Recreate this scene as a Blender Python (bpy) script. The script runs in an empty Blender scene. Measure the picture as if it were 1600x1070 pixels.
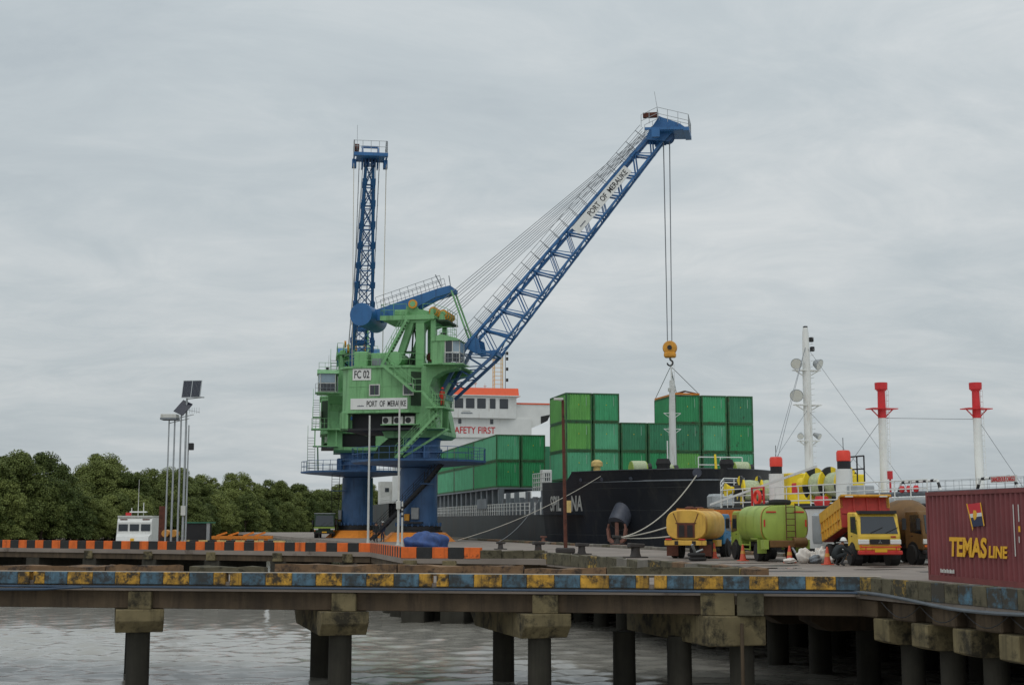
import bpy, bmesh, math, random
import numpy as np
from mathutils import Vector, Matrix
random.seed(11)
PI = math.pi
R = math.radians
S = bpy.context.scene
C = S.collection

# ------------------------------------------------------------------ camera, sky, sun, exposure
EYE = 1.73
PITCH = math.atan(279/2100)
cam = bpy.data.objects.new('camera', bpy.data.cameras.new('camera'))
C.objects.link(cam); S.camera = cam
cam.location = (0, 0, EYE)
cam.rotation_euler = (PI/2 + PITCH, 0, 0)
cam.data.sensor_width = 36; cam.data.lens = 36*2100/1600
cam.data.clip_start = 0.1; cam.data.clip_end = 9000

SUN_EL, SUN_AZ = R(58), R(205)      # azimuth clockwise from +Y
W = bpy.data.worlds.new('World'); S.world = W; W.use_nodes = True
nt = W.node_tree; N = nt.nodes; L = nt.links; N.clear()
out = N.new('ShaderNodeOutputWorld'); bg = N.new('ShaderNodeBackground')
bg.inputs['Strength'].default_value = 0.1
sky = N.new('ShaderNodeTexSky'); sky.sky_type = 'NISHITA'; sky.sun_disc = False
sky.sun_elevation = SUN_EL; sky.sun_rotation = SUN_AZ; sky.air_density = 1.2; sky.dust_density = 3
tc = N.new('ShaderNodeTexCoord'); sx = N.new('ShaderNodeSeparateXYZ')
L.new(tc.outputs['Generated'], sx.inputs[0])
def wm(op, a, b):
    n = N.new('ShaderNodeMath'); n.operation = op
    for i, v in enumerate((a, b)):
        if isinstance(v, (int, float)): n.inputs[i].default_value = v
        else: L.new(v, n.inputs[i])
    return n.outputs[0]
zz = wm('ADD', wm('MAXIMUM', sx.outputs['Z'], 0.0), 0.16)
cx = N.new('ShaderNodeCombineXYZ')
L.new(wm('DIVIDE', sx.outputs['X'], zz), cx.inputs['X']); L.new(wm('DIVIDE', sx.outputs['Y'], zz), cx.inputs['Y'])
def wnoise(scale, detail, rough, off, dist=0.3):
    mp = N.new('ShaderNodeMapping'); mp.inputs['Location'].default_value = off; mp.inputs['Scale'].default_value = (0.75, 1.0, 1)
    L.new(cx.outputs[0], mp.inputs[0])
    n = N.new('ShaderNodeTexNoise'); n.inputs['Scale'].default_value = scale; n.inputs['Detail'].default_value = detail
    n.inputs['Roughness'].default_value = rough; n.inputs['Distortion'].default_value = dist
    L.new(mp.outputs[0], n.inputs['Vector']); return n.outputs['Fac']
def wramp(fac, stops):
    r = N.new('ShaderNodeValToRGB'); L.new(fac, r.inputs[0])
    e = r.color_ramp.elements
    e[0].position, e[0].color = stops[0][0], (*stops[0][1], 1)
    e[1].position, e[1].color = stops[-1][0], (*stops[-1][1], 1)
    for p, c in stops[1:-1]:
        q = e.new(p); q.color = (*c, 1)
    return r.outputs[0]
cl = wramp(wm('ADD', wm('MULTIPLY', wnoise(1.0, 9, 0.6, (3.1, 1.7, 0)), 0.65), wm('MULTIPLY', wnoise(3.4, 9, 0.66, (0.4, 5.2, 0), 0.9), 0.35)),
           [(0.33, (0.375, 0.420, 0.448)), (0.46, (0.428, 0.472, 0.494)), (0.56, (0.490, 0.525, 0.540)), (0.70, (0.590, 0.61, 0.612))])
# CIE overcast: the cloud deck is brighter overhead than at the horizon
gr = wm('ADD', wm('MULTIPLY', wm('MAXIMUM', sx.outputs['Z'], 0.0), 0.45), 0.93)
cm = N.new('ShaderNodeVectorMath'); cm.operation = 'SCALE'; L.new(cl, cm.inputs[0]); L.new(wm('MULTIPLY', gr, 11.8), cm.inputs['Scale'])
mx = N.new('ShaderNodeMix'); mx.data_type = 'RGBA'; mx.inputs['Factor'].default_value = 0.95
L.new(sky.outputs[0], mx.inputs[6]); L.new(cm.outputs[0], mx.inputs[7])
L.new(mx.outputs[2], bg.inputs['Color']); L.new(bg.outputs[0], out.inputs['Surface'])

sun = bpy.data.objects.new('sun', bpy.data.lights.new('sun', 'SUN')); C.objects.link(sun)
sun.data.energy = 0.6; sun.data.angle = R(35); sun.data.color = (1, 0.97, 0.93)
sd = Vector((math.sin(SUN_AZ)*math.cos(SUN_EL), math.cos(SUN_AZ)*math.cos(SUN_EL), math.sin(SUN_EL)))
sun.rotation_euler = sd.to_track_quat('Z', 'Y').to_euler()
vs = S.view_settings; vs.view_transform = 'Standard'; vs.look = 'None'; vs.exposure = 0; vs.gamma = 1; vs.use_curve_mapping = False

# ------------------------------------------------------------------ helpers
def ray(px, py):
    a, b = (px-800)/2100, (535-py)/2100
    return Vector((a, math.cos(PITCH)-b*math.sin(PITCH), math.sin(PITCH)+b*math.cos(PITCH)))
def at(px, py, d):                       # world point seen at a pixel, d metres ahead
    r = ray(px, py); r = r*(d/r.y); r.z += EYE; return r
def ground(px, py, z=0.0):               # where the sight line meets the level z
    r = ray(px, py); r = r*((z-EYE)/r.z); r.z += EYE; return r
def s(r, g, b, k=1.0):                   # sRGB 0..255 to linear
    f = lambda c: (c/12.92 if c <= 0.04045 else ((c+0.055)/1.055)**2.4)
    return tuple(min(f(c/255)*k, 0.85) for c in (r, g, b))

MATS = {}
def mat(name, col, rough=0.6, metal=0.0, var=0.25, scale=2.5, rust=0.0, rcol=(0.075, 0.03, 0.016), streak=0.0, scol=(0.03, 0.028, 0.022),
        bump=0.0, bscale=30, spec=0.5, rscale=2.0, sscale=3.0):
    m = bpy.data.materials.new(name); m.use_nodes = True; MATS[name] = m
    nt = m.node_tree; N = nt.nodes; L = nt.links
    b = N['Principled BSDF']; b.inputs['Roughness'].default_value = rough; b.inputs['Metallic'].default_value = metal
    b.inputs['Specular IOR Level'].default_value = spec
    tc = N.new('ShaderNodeTexCoord'); info = N.new('ShaderNodeObjectInfo')
    off = N.new('ShaderNodeVectorMath'); off.operation = 'ADD'
    rnd = N.new('ShaderNodeMath'); rnd.operation = 'MULTIPLY'; rnd.inputs[1].default_value = 37.0
    L.new(info.outputs['Random'], rnd.inputs[0]); L.new(tc.outputs['Object'], off.inputs[0]); L.new(rnd.outputs[0], off.inputs[1])
    def noise(sc, det=6, vec=None, rough=0.6):
        n = N.new('ShaderNodeTexNoise'); n.inputs['Scale'].default_value = sc; n.inputs['Detail'].default_value = det; n.inputs['Roughness'].default_value = rough
        L.new(vec or off.outputs[0], n.inputs['Vector']); return n.outputs['Fac']
    def ramp(f, a, bb, ca=(0, 0, 0), cb=(1, 1, 1)):
        r = N.new('ShaderNodeValToRGB'); L.new(f, r.inputs[0]); e = r.color_ramp.elements
        e[0].position = a; e[0].color = (*ca, 1); e[1].position = bb; e[1].color = (*cb, 1); return r.outputs[0]
    def mix(f, a, bb):
        x = N.new('ShaderNodeMix'); x.data_type = 'RGBA'
        if isinstance(f, float): x.inputs[0].default_value = f
        else: L.new(f, x.inputs[0])
        for i, v in ((6, a), (7, bb)):
            if isinstance(v, tuple): x.inputs[i].default_value = (*v, 1)
            else: L.new(v, x.inputs[i])
        return x.outputs[2]
    lo = tuple(c*(1-var) for c in col); hi = tuple(min(c*(1+var*0.8), 0.9) for c in col)
    c = ramp(noise(scale), 0.3, 0.7, lo, hi)
    if streak:
        mp = N.new('ShaderNodeMapping'); mp.inputs['Scale'].default_value = (sscale, sscale, sscale*0.07); L.new(off.outputs[0], mp.inputs[0])
        c = mix(ramp(noise(1.0, 7, mp.outputs[0], 0.7), 0.62-0.25*streak, 0.78-0.1*streak), c, scol)
    if rust:
        f = ramp(noise(rscale, 9, None, 0.72), 0.70-0.3*rust, 0.76-0.2*rust)
        c = mix(f, c, rcol)
    L.new(c, b.inputs['Base Color'])
    if bump:
        bp = N.new('ShaderNodeBump'); bp.inputs['Strength'].default_value = bump; bp.inputs['Distance'].default_value = 0.02
        L.new(noise(bscale, 5), bp.inputs['Height']); L.new(bp.outputs[0], b.inputs['Normal'])
    return m

class MB:
    """collects shapes, builds ONE mesh object"""
    def __init__(self): self.v = []; self.f = []; self.M = None
    def add(self, vs, fs):
        o = len(self.v)
        self.v += [tuple(self.M @ Vector(p)) if self.M else tuple(p) for p in vs]
        self.f += [tuple(i+o for i in f) for f in fs]; return self
    def box(self, x0, x1, y0, y1, z0, z1):
        return self.add([(x0,y0,z0),(x1,y0,z0),(x1,y1,z0),(x0,y1,z0),(x0,y0,z1),(x1,y0,z1),(x1,y1,z1),(x0,y1,z1)],
                        [(3,2,1,0),(4,5,6,7),(0,1,5,4),(1,2,6,5),(2,3,7,6),(3,0,4,7)])
    def bar(self, p, q, w, h=None, up=(0,0,1)):
        p, q = Vector(p), Vector(q); h = h or w; d = (q-p).normalized(); u = Vector(up)
        if abs(d.dot(u)) > 0.99: u = Vector((1,0,0))
        a = d.cross(u).normalized()*(w/2); b = a.cross(d).normalized()*(h/2)
        return self.add([p-a-b,p+a-b,p+a+b,p-a+b,q-a-b,q+a-b,q+a+b,q-a+b],
                        [(3,2,1,0),(4,5,6,7),(0,1,5,4),(1,2,6,5),(2,3,7,6),(3,0,4,7)])
    def tube(self, p, q, r, r2=None, n=8, cap=True):
        p, q = Vector(p), Vector(q); r2 = r if r2 is None else r2; d = (q-p).normalized()
        u = Vector((0,0,1)) if abs(d.z) < 0.95 else Vector((1,0,0))
        a = d.cross(u).normalized(); b = d.cross(a).normalized()
        vs = [p+(a*math.cos(2*PI*i/n)+b*math.sin(2*PI*i/n))*r for i in range(n)]+[q+(a*math.cos(2*PI*i/n)+b*math.sin(2*PI*i/n))*r2 for i in range(n)]
        fs = [(i,i+n,(i+1)%n+n,(i+1)%n) for i in range(n)]
        if cap: fs += [tuple(range(n)), tuple(range(2*n-1,n-1,-1))]
        return self.add(vs, fs)
    def path(self, pts, r, n=6):
        for a, b in zip(pts[:-1], pts[1:]): self.tube(a, b, r, n=n)
        return self
    def lathe(self, prof, n=16, axis='Z', c=(0,0,0)):   # prof: (r, h)
        vs = []
        for r, h in prof:
            for i in range(n):
                a = 2*PI*i/n; x, y = r*math.cos(a), r*math.sin(a)
                p = {'Z': (x,y,h), 'Y': (x,h,y), 'X': (h,x,y)}[axis]
                vs.append((p[0]+c[0],p[1]+c[1],p[2]+c[2]))
        fs = [(k*n+i,k*n+(i+1)%n,(k+1)*n+(i+1)%n,(k+1)*n+i) for k in range(len(prof)-1) for i in range(n)]
        fs += [tuple(range(n-1,-1,-1)), tuple(range((len(prof)-1)*n, len(prof)*n))]
        return self.add(vs, fs)
    def prism(self, poly, h0, h1, axis='Z'):            # poly: 2D points extruded along axis
        n = len(poly)
        def P(a, b, h): return {'Z': (a,b,h), 'Y': (a,h,b), 'X': (h,a,b)}[axis]
        return self.add([P(a,b,h0) for a,b in poly]+[P(a,b,h1) for a,b in poly],
                        [tuple(range(n-1,-1,-1)), tuple(range(n,2*n))]+[(i,(i+1)%n,(i+1)%n+n,i+n) for i in range(n)])
    def loft(self, rings, cap=True):
        n = len(rings[0]); vs = [p for r in rings for p in r]
        fs = [(k*n+i,k*n+(i+1)%n,(k+1)*n+(i+1)%n,(k+1)*n+i) for k in range(len(rings)-1) for i in range(n)]
        if cap: fs += [tuple(range(n-1,-1,-1)), tuple(range((len(rings)-1)*n, len(rings)*n))]
        return self.add(vs, fs)
    def mesh(self, name, m, smooth=False, bevel=0):
        me = bpy.data.meshes.new(name); me.from_pydata(self.v, [], self.f)
        bm = bmesh.new(); bm.from_mesh(me)
        bmesh.ops.recalc_face_normals(bm, faces=bm.faces)
        if bevel: bmesh.ops.bevel(bm, geom=list(bm.edges), offset=bevel, segments=1, affect='EDGES', clamp_overlap=True)
        bm.to_mesh(me); bm.free()
        if m: me.materials.append(MATS[m] if isinstance(m, str) else m)
        if smooth: 
            me.shade_smooth()
            try: me.set_sharp_from_angle(angle=R(38))
            except Exception: pass
        return me
    def build(self, name, m, parent=None, smooth=False, bevel=0):
        return obj(name, self.mesh(name, m, smooth, bevel), parent)

def obj(name, me, parent=None, loc=None, rotz=None):
    o = bpy.data.objects.new(name, me); C.objects.link(o)
    if parent: o.parent = parent
    if loc is not None: o.location = loc
    if rotz is not None: o.rotation_euler = (0,0,rotz)
    return o
def tag(o, label=None, cat=None, group=None, kind=None):
    if label: o['label'] = label
    if cat: o['category'] = cat
    if group: o['group'] = group
    if kind: o['kind'] = kind
    return o
def thing(name, label, cat, loc=(0,0,0), rotz=0, group=None):
    o = bpy.data.objects.new(name, None); C.objects.link(o); o.empty_display_size = 0.3
    o.location = loc; o.rotation_euler = (0,0,rotz); return tag(o, label, cat, group)
def copy_tree(o, parent=None):
    c = o.copy(); C.objects.link(c); c.parent = parent
    for ch in o.children: copy_tree(ch, c)
    return c
def text(body, w, h, m, parent, M, name='lettering', shear=0.0, bold=0.0, depth=0.012):
    cu = bpy.data.curves.new('t', 'FONT'); cu.body = body; cu.size = 1; cu.extrude = 0.02; cu.shear = shear; cu.offset = bold
    t = bpy.data.objects.new('t', cu); C.objects.link(t)
    dg = bpy.context.evaluated_depsgraph_get(); me = bpy.data.meshes.new_from_object(t.evaluated_get(dg))
    bpy.data.objects.remove(t); bpy.data.curves.remove(cu)
    a = np.array([v.co[:] for v in me.vertices]); lo, hi = a.min(0), a.max(0)
    a = (a-(lo+hi)/2)/(hi-lo)*np.array([w, h, depth])
    for v, p in zip(me.vertices, a): v.co = M @ Vector(p)
    me.materials.clear(); me.materials.append(MATS[m]); me.name = name
    return obj(name, me, parent)
def frame(o, x, y):                      # matrix whose local x,y,z axes lie along the given directions
    x = Vector(x).normalized(); y = Vector(y).normalized(); z = x.cross(y)
    return Matrix(((x.x,y.x,z.x,o[0]),(x.y,y.y,z.y,o[1]),(x.z,y.z,z.z,o[2]),(0,0,0,1)))
def rail(mb, pts, h=1.05, post=1.2, r=0.022, rows=2, n=5):
    """handrail along a polyline"""
    for a, b in zip(pts[:-1], pts[1:]):
        a, b = Vector(a), Vector(b); k = max(1, round((b-a).length/post)); up = Vector((0,0,h))
        for i in range(k+1): mb.tube(a+(b-a)*i/k, a+(b-a)*i/k+up, r, n=n)
        for j in range(1, rows+1): mb.tube(a+up*j/rows, b+up*j/rows, r, n=n)
    return mb
def stair(name, p, q, side, w, mt, parent, mr=None):
    """a flight: two stringers and a rail in one part, each tread its own sub-part"""
    p, q, sd = Vector(p), Vector(q), Vector(side).normalized()*(w/2)
    m = MB()
    for sg in (-1, 1):
        m.bar(p+sd*sg, q+sd*sg, 0.05, 0.22)
        a, b = p+sd*sg, q+sd*sg
        for i in range(6): m.tube(a+(b-a)*i/5, a+(b-a)*i/5+Vector((0,0,1)), 0.02, n=4)
        for hh in (0.5, 1.0): m.tube(a+Vector((0,0,hh)), b+Vector((0,0,hh)), 0.02, n=4)
    st = m.build(name, mt, parent)
    n = max(3, int(abs(q.z-p.z)/0.26)); d = Vector((q.x-p.x, q.y-p.y, 0)).normalized()*0.11
    t = MB().add([-sd-d, sd-d, sd+d, -sd+d, -sd-d+Vector((0,0,.03)), sd-d+Vector((0,0,.03)), sd+d+Vector((0,0,.03)), -sd+d+Vector((0,0,.03))],
                 [(3,2,1,0),(4,5,6,7),(0,1,5,4),(1,2,6,5),(2,3,7,6),(3,0,4,7)]).mesh('tread', 'black')
    for i in range(1, n): obj('tread', t, st, loc=p+(q-p)*i/n)
    return st

# ------------------------------------------------------------------ materials
mat('concrete', s(128,122,112,0.9), 0.85, var=0.3, scale=0.6, streak=0.35, scol=s(70,62,54), bump=0.3)
mat('deck', s(136,125,116), 0.8, var=0.22, scale=0.35, rust=0.45, rcol=s(88,76,68), rscale=0.45, bump=0.25, bscale=12)
mat('beam', s(84,70,54), 0.9, var=0.4, scale=0.8, streak=0.6, scol=s(48,40,32), bump=0.4, sscale=2.2)
mat('cap', s(122,110,80), 0.9, var=0.3, scale=1.2, rust=0.75, rcol=s(50,45,33), rscale=1.3, streak=0.4, scol=s(70,64,46), bump=0.4)
mat('pile', s(56,53,45), 0.9, var=0.35, scale=1.0, streak=0.7, scol=s(40,38,30), bump=0.4)
mat('moss', s(92,86,68), 0.95, var=0.35, scale=2.5, rust=0.62, rcol=s(48,46,34), rscale=2.4, bump=0.5)
mat('kerb_blue', s(84,114,132), 0.85, var=0.3, scale=3, rust=0.86, rcol=s(58,60,60), rscale=3.2, streak=0.6, bump=0.3)
mat('kerb_yellow', s(208,158,60), 0.85, var=0.3, scale=3, rust=0.88, rcol=s(62,54,42), rscale=3.4, streak=0.6, bump=0.3)
mat('worn_blue', s(84,120,140), 0.9, var=0.3, scale=4, rust=1.2, rcol=s(66,62,54), rscale=3.2, streak=0.6, bump=0.4, sscale=5)
mat('worn_yellow', s(205,165,70), 0.9, var=0.3, scale=4, rust=1.25, rcol=s(66,62,50), rscale=3.2, streak=0.6, bump=0.4, sscale=5)
mat('kerb_far', s(122,96,70), 0.9, var=0.35, scale=1.5, rust=0.72, rcol=s(56,48,42), rscale=1.8, bump=0.5)
mat('kerb_orange', s(226,108,42), 0.8, var=0.2, scale=2, rust=0.36, streak=0.35, scol=s(120,62,36), rcol=s(120,60,30))
mat('kerb_black', s(38,38,38), 0.7, var=0.3, scale=3)
mat('kerb_cream', s(212,184,118), 0.8, var=0.2, scale=3, rust=0.25)
mat('pipe_blue', s(50,70,92), 0.5, var=0.2, rust=0.25)
mat('grey_pipe', s(96,102,108), 0.5, var=0.2)
mat('crane_green', s(124,178,122), 0.5, var=0.12, scale=0.7, rust=0.16, rcol=s(96,96,58), streak=0.42, scol=s(70,112,68), sscale=2.0)
mat('crane_dark', s(40,62,42), 0.7, var=0.25)
mat('crane_blue', s(48,104,158), 0.45, var=0.15, scale=0.6, streak=0.25, scol=s(24,58,96), rust=0.08)
mat('crane_navy', s(62,98,142), 0.5, var=0.25, scale=0.6, streak=0.35, scol=s(40,62,92), rust=0.14)
mat('base_orange', s(236,140,44), 0.6, var=0.15, rust=0.15)
mat('sheave', s(214,150,48), 0.5, var=0.2, rust=0.3)
mat('white', s(226,226,222), 0.5, var=0.06, scale=0.8, streak=0.12, scol=s(170,160,146))
mat('offwhite', s(206,206,200), 0.6, var=0.1, streak=0.2, scol=s(150,140,124))
mat('black', s(34,34,36), 0.5, var=0.2)
mat('ink', s(30,30,34), 0.6, var=0.05)
mat('glass', s(36,44,52), 0.08, var=0.1, spec=0.8)
mat('window_pale', s(150,170,182), 0.1, var=0.1)
mat('steel', s(150,152,152), 0.45, metal=0.6, var=0.15)
mat('galv', s(168,172,174), 0.5, metal=0.3, var=0.12)
mat('cable', s(128,132,136), 0.6, var=0.1)
mat('rope', s(206,200,186), 0.9, var=0.15, scale=12)
mat('rust_pole', s(98,58,46), 0.9, var=0.35, scale=3, rust=0.4, rcol=s(60,40,36), bump=0.4)
mat('hull_black', s(30,34,42), 0.42, var=0.22, scale=0.25, streak=0.45, scol=s(58,58,58), sscale=1.2, rust=0.1, rscale=1.0)
mat('hull_side', s(62,66,68), 0.5, var=0.25, scale=0.3, streak=0.35, scol=s(84,66,54), sscale=0.8)
mat('ship_grey', s(128,134,140), 0.6, var=0.2, scale=0.8, streak=0.3, scol=s(90,80,70))
mat('ship_orange', s(238,98,56), 0.5, var=0.08)
mat('anchor', s(132,92,80), 0.85, var=0.25, rust=0.3)
mat('hawse', s(74,78,90), 0.5, var=0.2)
mat('red', s(206,44,48), 0.5, var=0.12, rust=0.1)
mat('cap_red', s(232,68,50), 0.5, var=0.08)
mat('yellow', s(246,206,30), 0.5, var=0.1, rust=0.12)
mat('winch_rope', s(186,196,160), 0.95, var=0.25, scale=8, bump=0.5)
mat('tyre', s(44,43,43), 0.9, var=0.2)
mat('rim', s(120,80,64), 0.7, var=0.25, rust=0.3)
mat('chassis', s(46,42,42), 0.8, var=0.3, rust=0.3)
mat('tank_yellow', s(222,176,76), 0.5, var=0.16, scale=1.5, streak=0.35, scol=s(160,108,52), rust=0.25, rcol=s(126,84,46))
mat('tank_orange', s(206,146,66), 0.5, var=0.15, scale=1.5, rust=0.15)
mat('lime', s(156,178,80), 0.45, var=0.14, scale=1.2, streak=0.32, scol=s(116,124,58), rust=0.2, rcol=s(100,96,56))
mat('cab_blue', s(50,130,178), 0.45, var=0.2, rust=0.22, rcol=s(30,40,70))
mat('dump_yellow', s(230,192,72), 0.45, var=0.1, streak=.15, scol=s(150,120,60), rust=.12)
mat('dump_side', s(220,166,60), 0.6, var=0.15, streak=.3, scol=s(150,90,46), rust=0.42, rcol=s(150,62,38), rscale=1.3)
mat('dump_red', s(168,50,42), 0.6, var=0.22, rust=0.32, streak=.3, scol=s(90,36,32))
mat('bumper_red', s(206,56,46), 0.4, var=0.06)
mat('truck_orange', s(216,120,48), 0.6, var=0.2, rust=0.25)
mat('mud_brown', s(112,82,44), 0.7, var=0.35, scale=1.2, rust=0.35, rcol=s(66,50,40))
mat('lamp_glass', s(216,216,210), 0.15, var=0.05)
mat('amber', s(230,110,40), 0.3, var=0.05)
mat('box_maroon', s(128,64,66), 0.6, var=0.2, scale=0.8, streak=0.4, scol=s(104,52,52), rust=0.06)
mat('box_frame', s(122,60,58), 0.6, var=0.2, rust=0.2)
mat('logo_yellow', s(236,178,36), 0.5, var=0.05)
mat('logo_navy', s(34,44,76), 0.5, var=0.05)
mat('logo_red', s(206,40,52), 0.5, var=0.05)
mat('cone', s(206,86,62), 0.5, var=0.1)
mat('tarp_blue', s(48,76,130), 0.6, var=0.4, scale=3, bump=0.5, bscale=8)
mat('bollard', s(62,58,56), 0.8, var=0.3, rust=0.3)
mat('sack', s(222,216,208), 0.9, var=0.15, bump=0.5, bscale=10)
mat('panel_cell', s(26,30,48), 0.12, var=0.1, spec=0.7)
mat('bark', s(92,80,66), 0.95, var=0.3)
mat('skin', s(140,98,76), 0.6, var=0.05)
mat('cloth_dark', s(40,44,46), 0.9, var=0.2, scale=8)
mat('cloth_navy', s(44,52,72), 0.9, var=0.2, scale=8)
mat('cloth_red', s(196,62,48), 0.9, var=0.15, scale=8)
mat('steel_orange', s(226,134,44), 0.6, var=0.15, rust=0.2)
mat('net_green', s(60,120,96), 0.8, var=0.2)
for i, (c, rs) in enumerate([((76,172,118),.16), ((60,156,100),.22), ((112,182,92),.18), ((66,140,102),.36), ((98,182,138),.24)]):
    mat('box_green_%d' % i, s(*c), 0.5, var=0.14, scale=0.7, rust=rs, rcol=s(58,52,36), rscale=1.3, streak=0.28, scol=s(38,100,64), sscale=2.0)
mat('box_post', s(58,104,66), 0.7, var=0.3, rust=0.55, rcol=s(74,46,34), rscale=3)
def leaf_mat(name, a, b):
    m = bpy.data.materials.new(name); m.use_nodes = True; MATS[name] = m; nt = m.node_tree; N = nt.nodes; L = nt.links
    p = N['Principled BSDF']; p.inputs['Roughness'].default_value = 0.65; p.inputs['Specular IOR Level'].default_value = 0.25
    g = N.new('ShaderNodeNewGeometry'); o = N.new('ShaderNodeObjectInfo')
    r = N.new('ShaderNodeValToRGB'); e = r.color_ramp.elements; e[0].color = (*a, 1); e[1].color = (*b, 1)
    ad = N.new('ShaderNodeMath'); ad.operation = 'MULTIPLY_ADD'; ad.inputs[1].default_value = 0.45
    sc = N.new('ShaderNodeMath'); sc.operation = 'MULTIPLY'; sc.inputs[1].default_value = 0.6
    L.new(o.outputs['Random'], sc.inputs[0]); L.new(g.outputs['Random Per Island'], ad.inputs[0]); L.new(sc.outputs[0], ad.inputs[2])
    L.new(ad.outputs[0], r.inputs[0]); L.new(r.outputs[0], p.inputs['Base Color'])
leaf_mat('leaf', (0.034, 0.062, 0.014), (0.25, 0.285, 0.08))

mat('sunlit_concrete', s(176,168,156), 0.9, var=0.2, scale=2, rust=0.3, rcol=s(110,100,90))
mat('faint_mark', s(150,182,156), 0.7, var=0.2)
# ------------------------------------------------------------------ water and far bank
WATER = -3.1
def water_material():
    m = bpy.data.materials.new('river_water'); m.use_nodes = True; nt = m.node_tree; N = nt.nodes; L = nt.links
    p = N['Principled BSDF']; p.inputs['Roughness'].default_value = 0.12; p.inputs['IOR'].default_value = 1.5
    tc = N.new('ShaderNodeTexCoord')
    def noise(sc, stretch, det, dist=0.0):
        mp = N.new('ShaderNodeMapping'); mp.inputs['Scale'].default_value = (stretch, 1, 1); mp.inputs['Rotation'].default_value = (0, 0, R(8)); L.new(tc.outputs['Object'], mp.inputs[0])
        n = N.new('ShaderNodeTexNoise'); n.inputs['Scale'].default_value = sc; n.inputs['Detail'].default_value = det; n.inputs['Distortion'].default_value = dist
        L.new(mp.outputs[0], n.inputs['Vector']); return n.outputs['Fac']
    r = N.new('ShaderNodeValToRGB'); L.new(noise(0.05, 0.5, 4), r.inputs[0])
    e = r.color_ramp.elements; e[0].position = 0.35; e[0].color = (0.31, 0.295, 0.255, 1); e[1].position = 0.65; e[1].color = (0.36, 0.345, 0.31, 1)
    L.new(r.outputs[0], p.inputs['Base Color'])
    b1 = N.new('ShaderNodeBump'); b1.inputs['Strength'].default_value = 0.4; b1.inputs['Distance'].default_value = 0.05; L.new(noise(0.6, 0.45, 6, 0.8), b1.inputs['Height'])
    b2 = N.new('ShaderNodeBump'); b2.inputs['Strength'].default_value = 0.5; b2.inputs['Distance'].default_value = 0.03; L.new(noise(4.0, 0.6, 4, 0.4), b2.inputs['Height'])
    L.new(b1.outputs[0], b2.inputs['Normal']); L.new(b2.outputs[0], p.inputs['Normal'])
    return m
def water_mesh():
    rg = np.random.default_rng(4); gx = np.linspace(-48, 40, 440); gy = np.concatenate([np.linspace(18, 62, 270), np.linspace(62.4, 130, 120)])
    X, Y = np.meshgrid(gx, gy); Z = np.zeros_like(X)
    for k in range(60):
        lam = rg.uniform(.55, 1.9); th = rg.normal(math.pi/2+.15, .7); kx, ky = 2*PI/lam*math.cos(th), 2*PI/lam*math.sin(th)
        Z += .0044*lam**1.1*np.sin(kx*X+ky*Y+rg.uniform(0, 6.28))
    env = .75+.35*np.sin(X*.11+1)*np.sin(Y*.17+2); fade = np.clip(np.minimum(np.minimum(X+48, 40-X), np.minimum(Y-18, 130-Y))/4, 0, 1); Z *= env*fade
    n, m_ = X.shape; vs = np.stack([X, Y, Z], 2).reshape(-1, 3).tolist(); idx = np.arange(n*m_).reshape(n, m_)
    fs = np.stack([idx[:-1,:-1], idx[:-1,1:], idx[1:,1:], idx[1:,:-1]], 2).reshape(-1, 4).tolist(); b = len(vs)
    vs += [(-2500,-60,0),(2500,-60,0),(2500,6000,0),(-2500,6000,0),(-48,18,0),(40,18,0),(40,130,0),(-48,130,0)]
    fs += [(b,b+1,b+5,b+4),(b+1,b+2,b+6,b+5),(b+2,b+3,b+7,b+6),(b+3,b,b+4,b+7)]
    me = bpy.data.meshes.new('river_water'); me.from_pydata(vs, [], fs); me.materials.append(water_material()); me.shade_smooth(); return me
w = obj('river_water', water_mesh())
w.location.z = WATER; tag(w, kind='structure')

BANK = [(-190, 150), (-135, 225), (-104, 262), (-84, 320), (-66, 400), (-30, 520), (60, 760), (260, 1300)]
mat('mud', s(96,84,66), 0.9, var=0.3, scale=0.2)
m = MB(); top = []
for (x, y), (x2, y2) in zip(BANK[:-1], BANK[1:]):
    d = Vector((x2-x, y2-y, 0)).normalized(); n = Vector((-d.y, d.x, 0))*500
    m.add([(x,y,WATER-.3),(x2,y2,WATER-.3),(x2+n.x*.01,y2+n.y*.01,WATER+.45),(x+n.x*.01,y+n.y*.01,WATER+.45),(x2+n.x,y2+n.y,WATER+.6),(x+n.x,y+n.y,WATER+.6)], [(0,1,2,3),(3,2,4,5)])
tag(m.build('river_bank', 'mud'), kind='structure')

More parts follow.
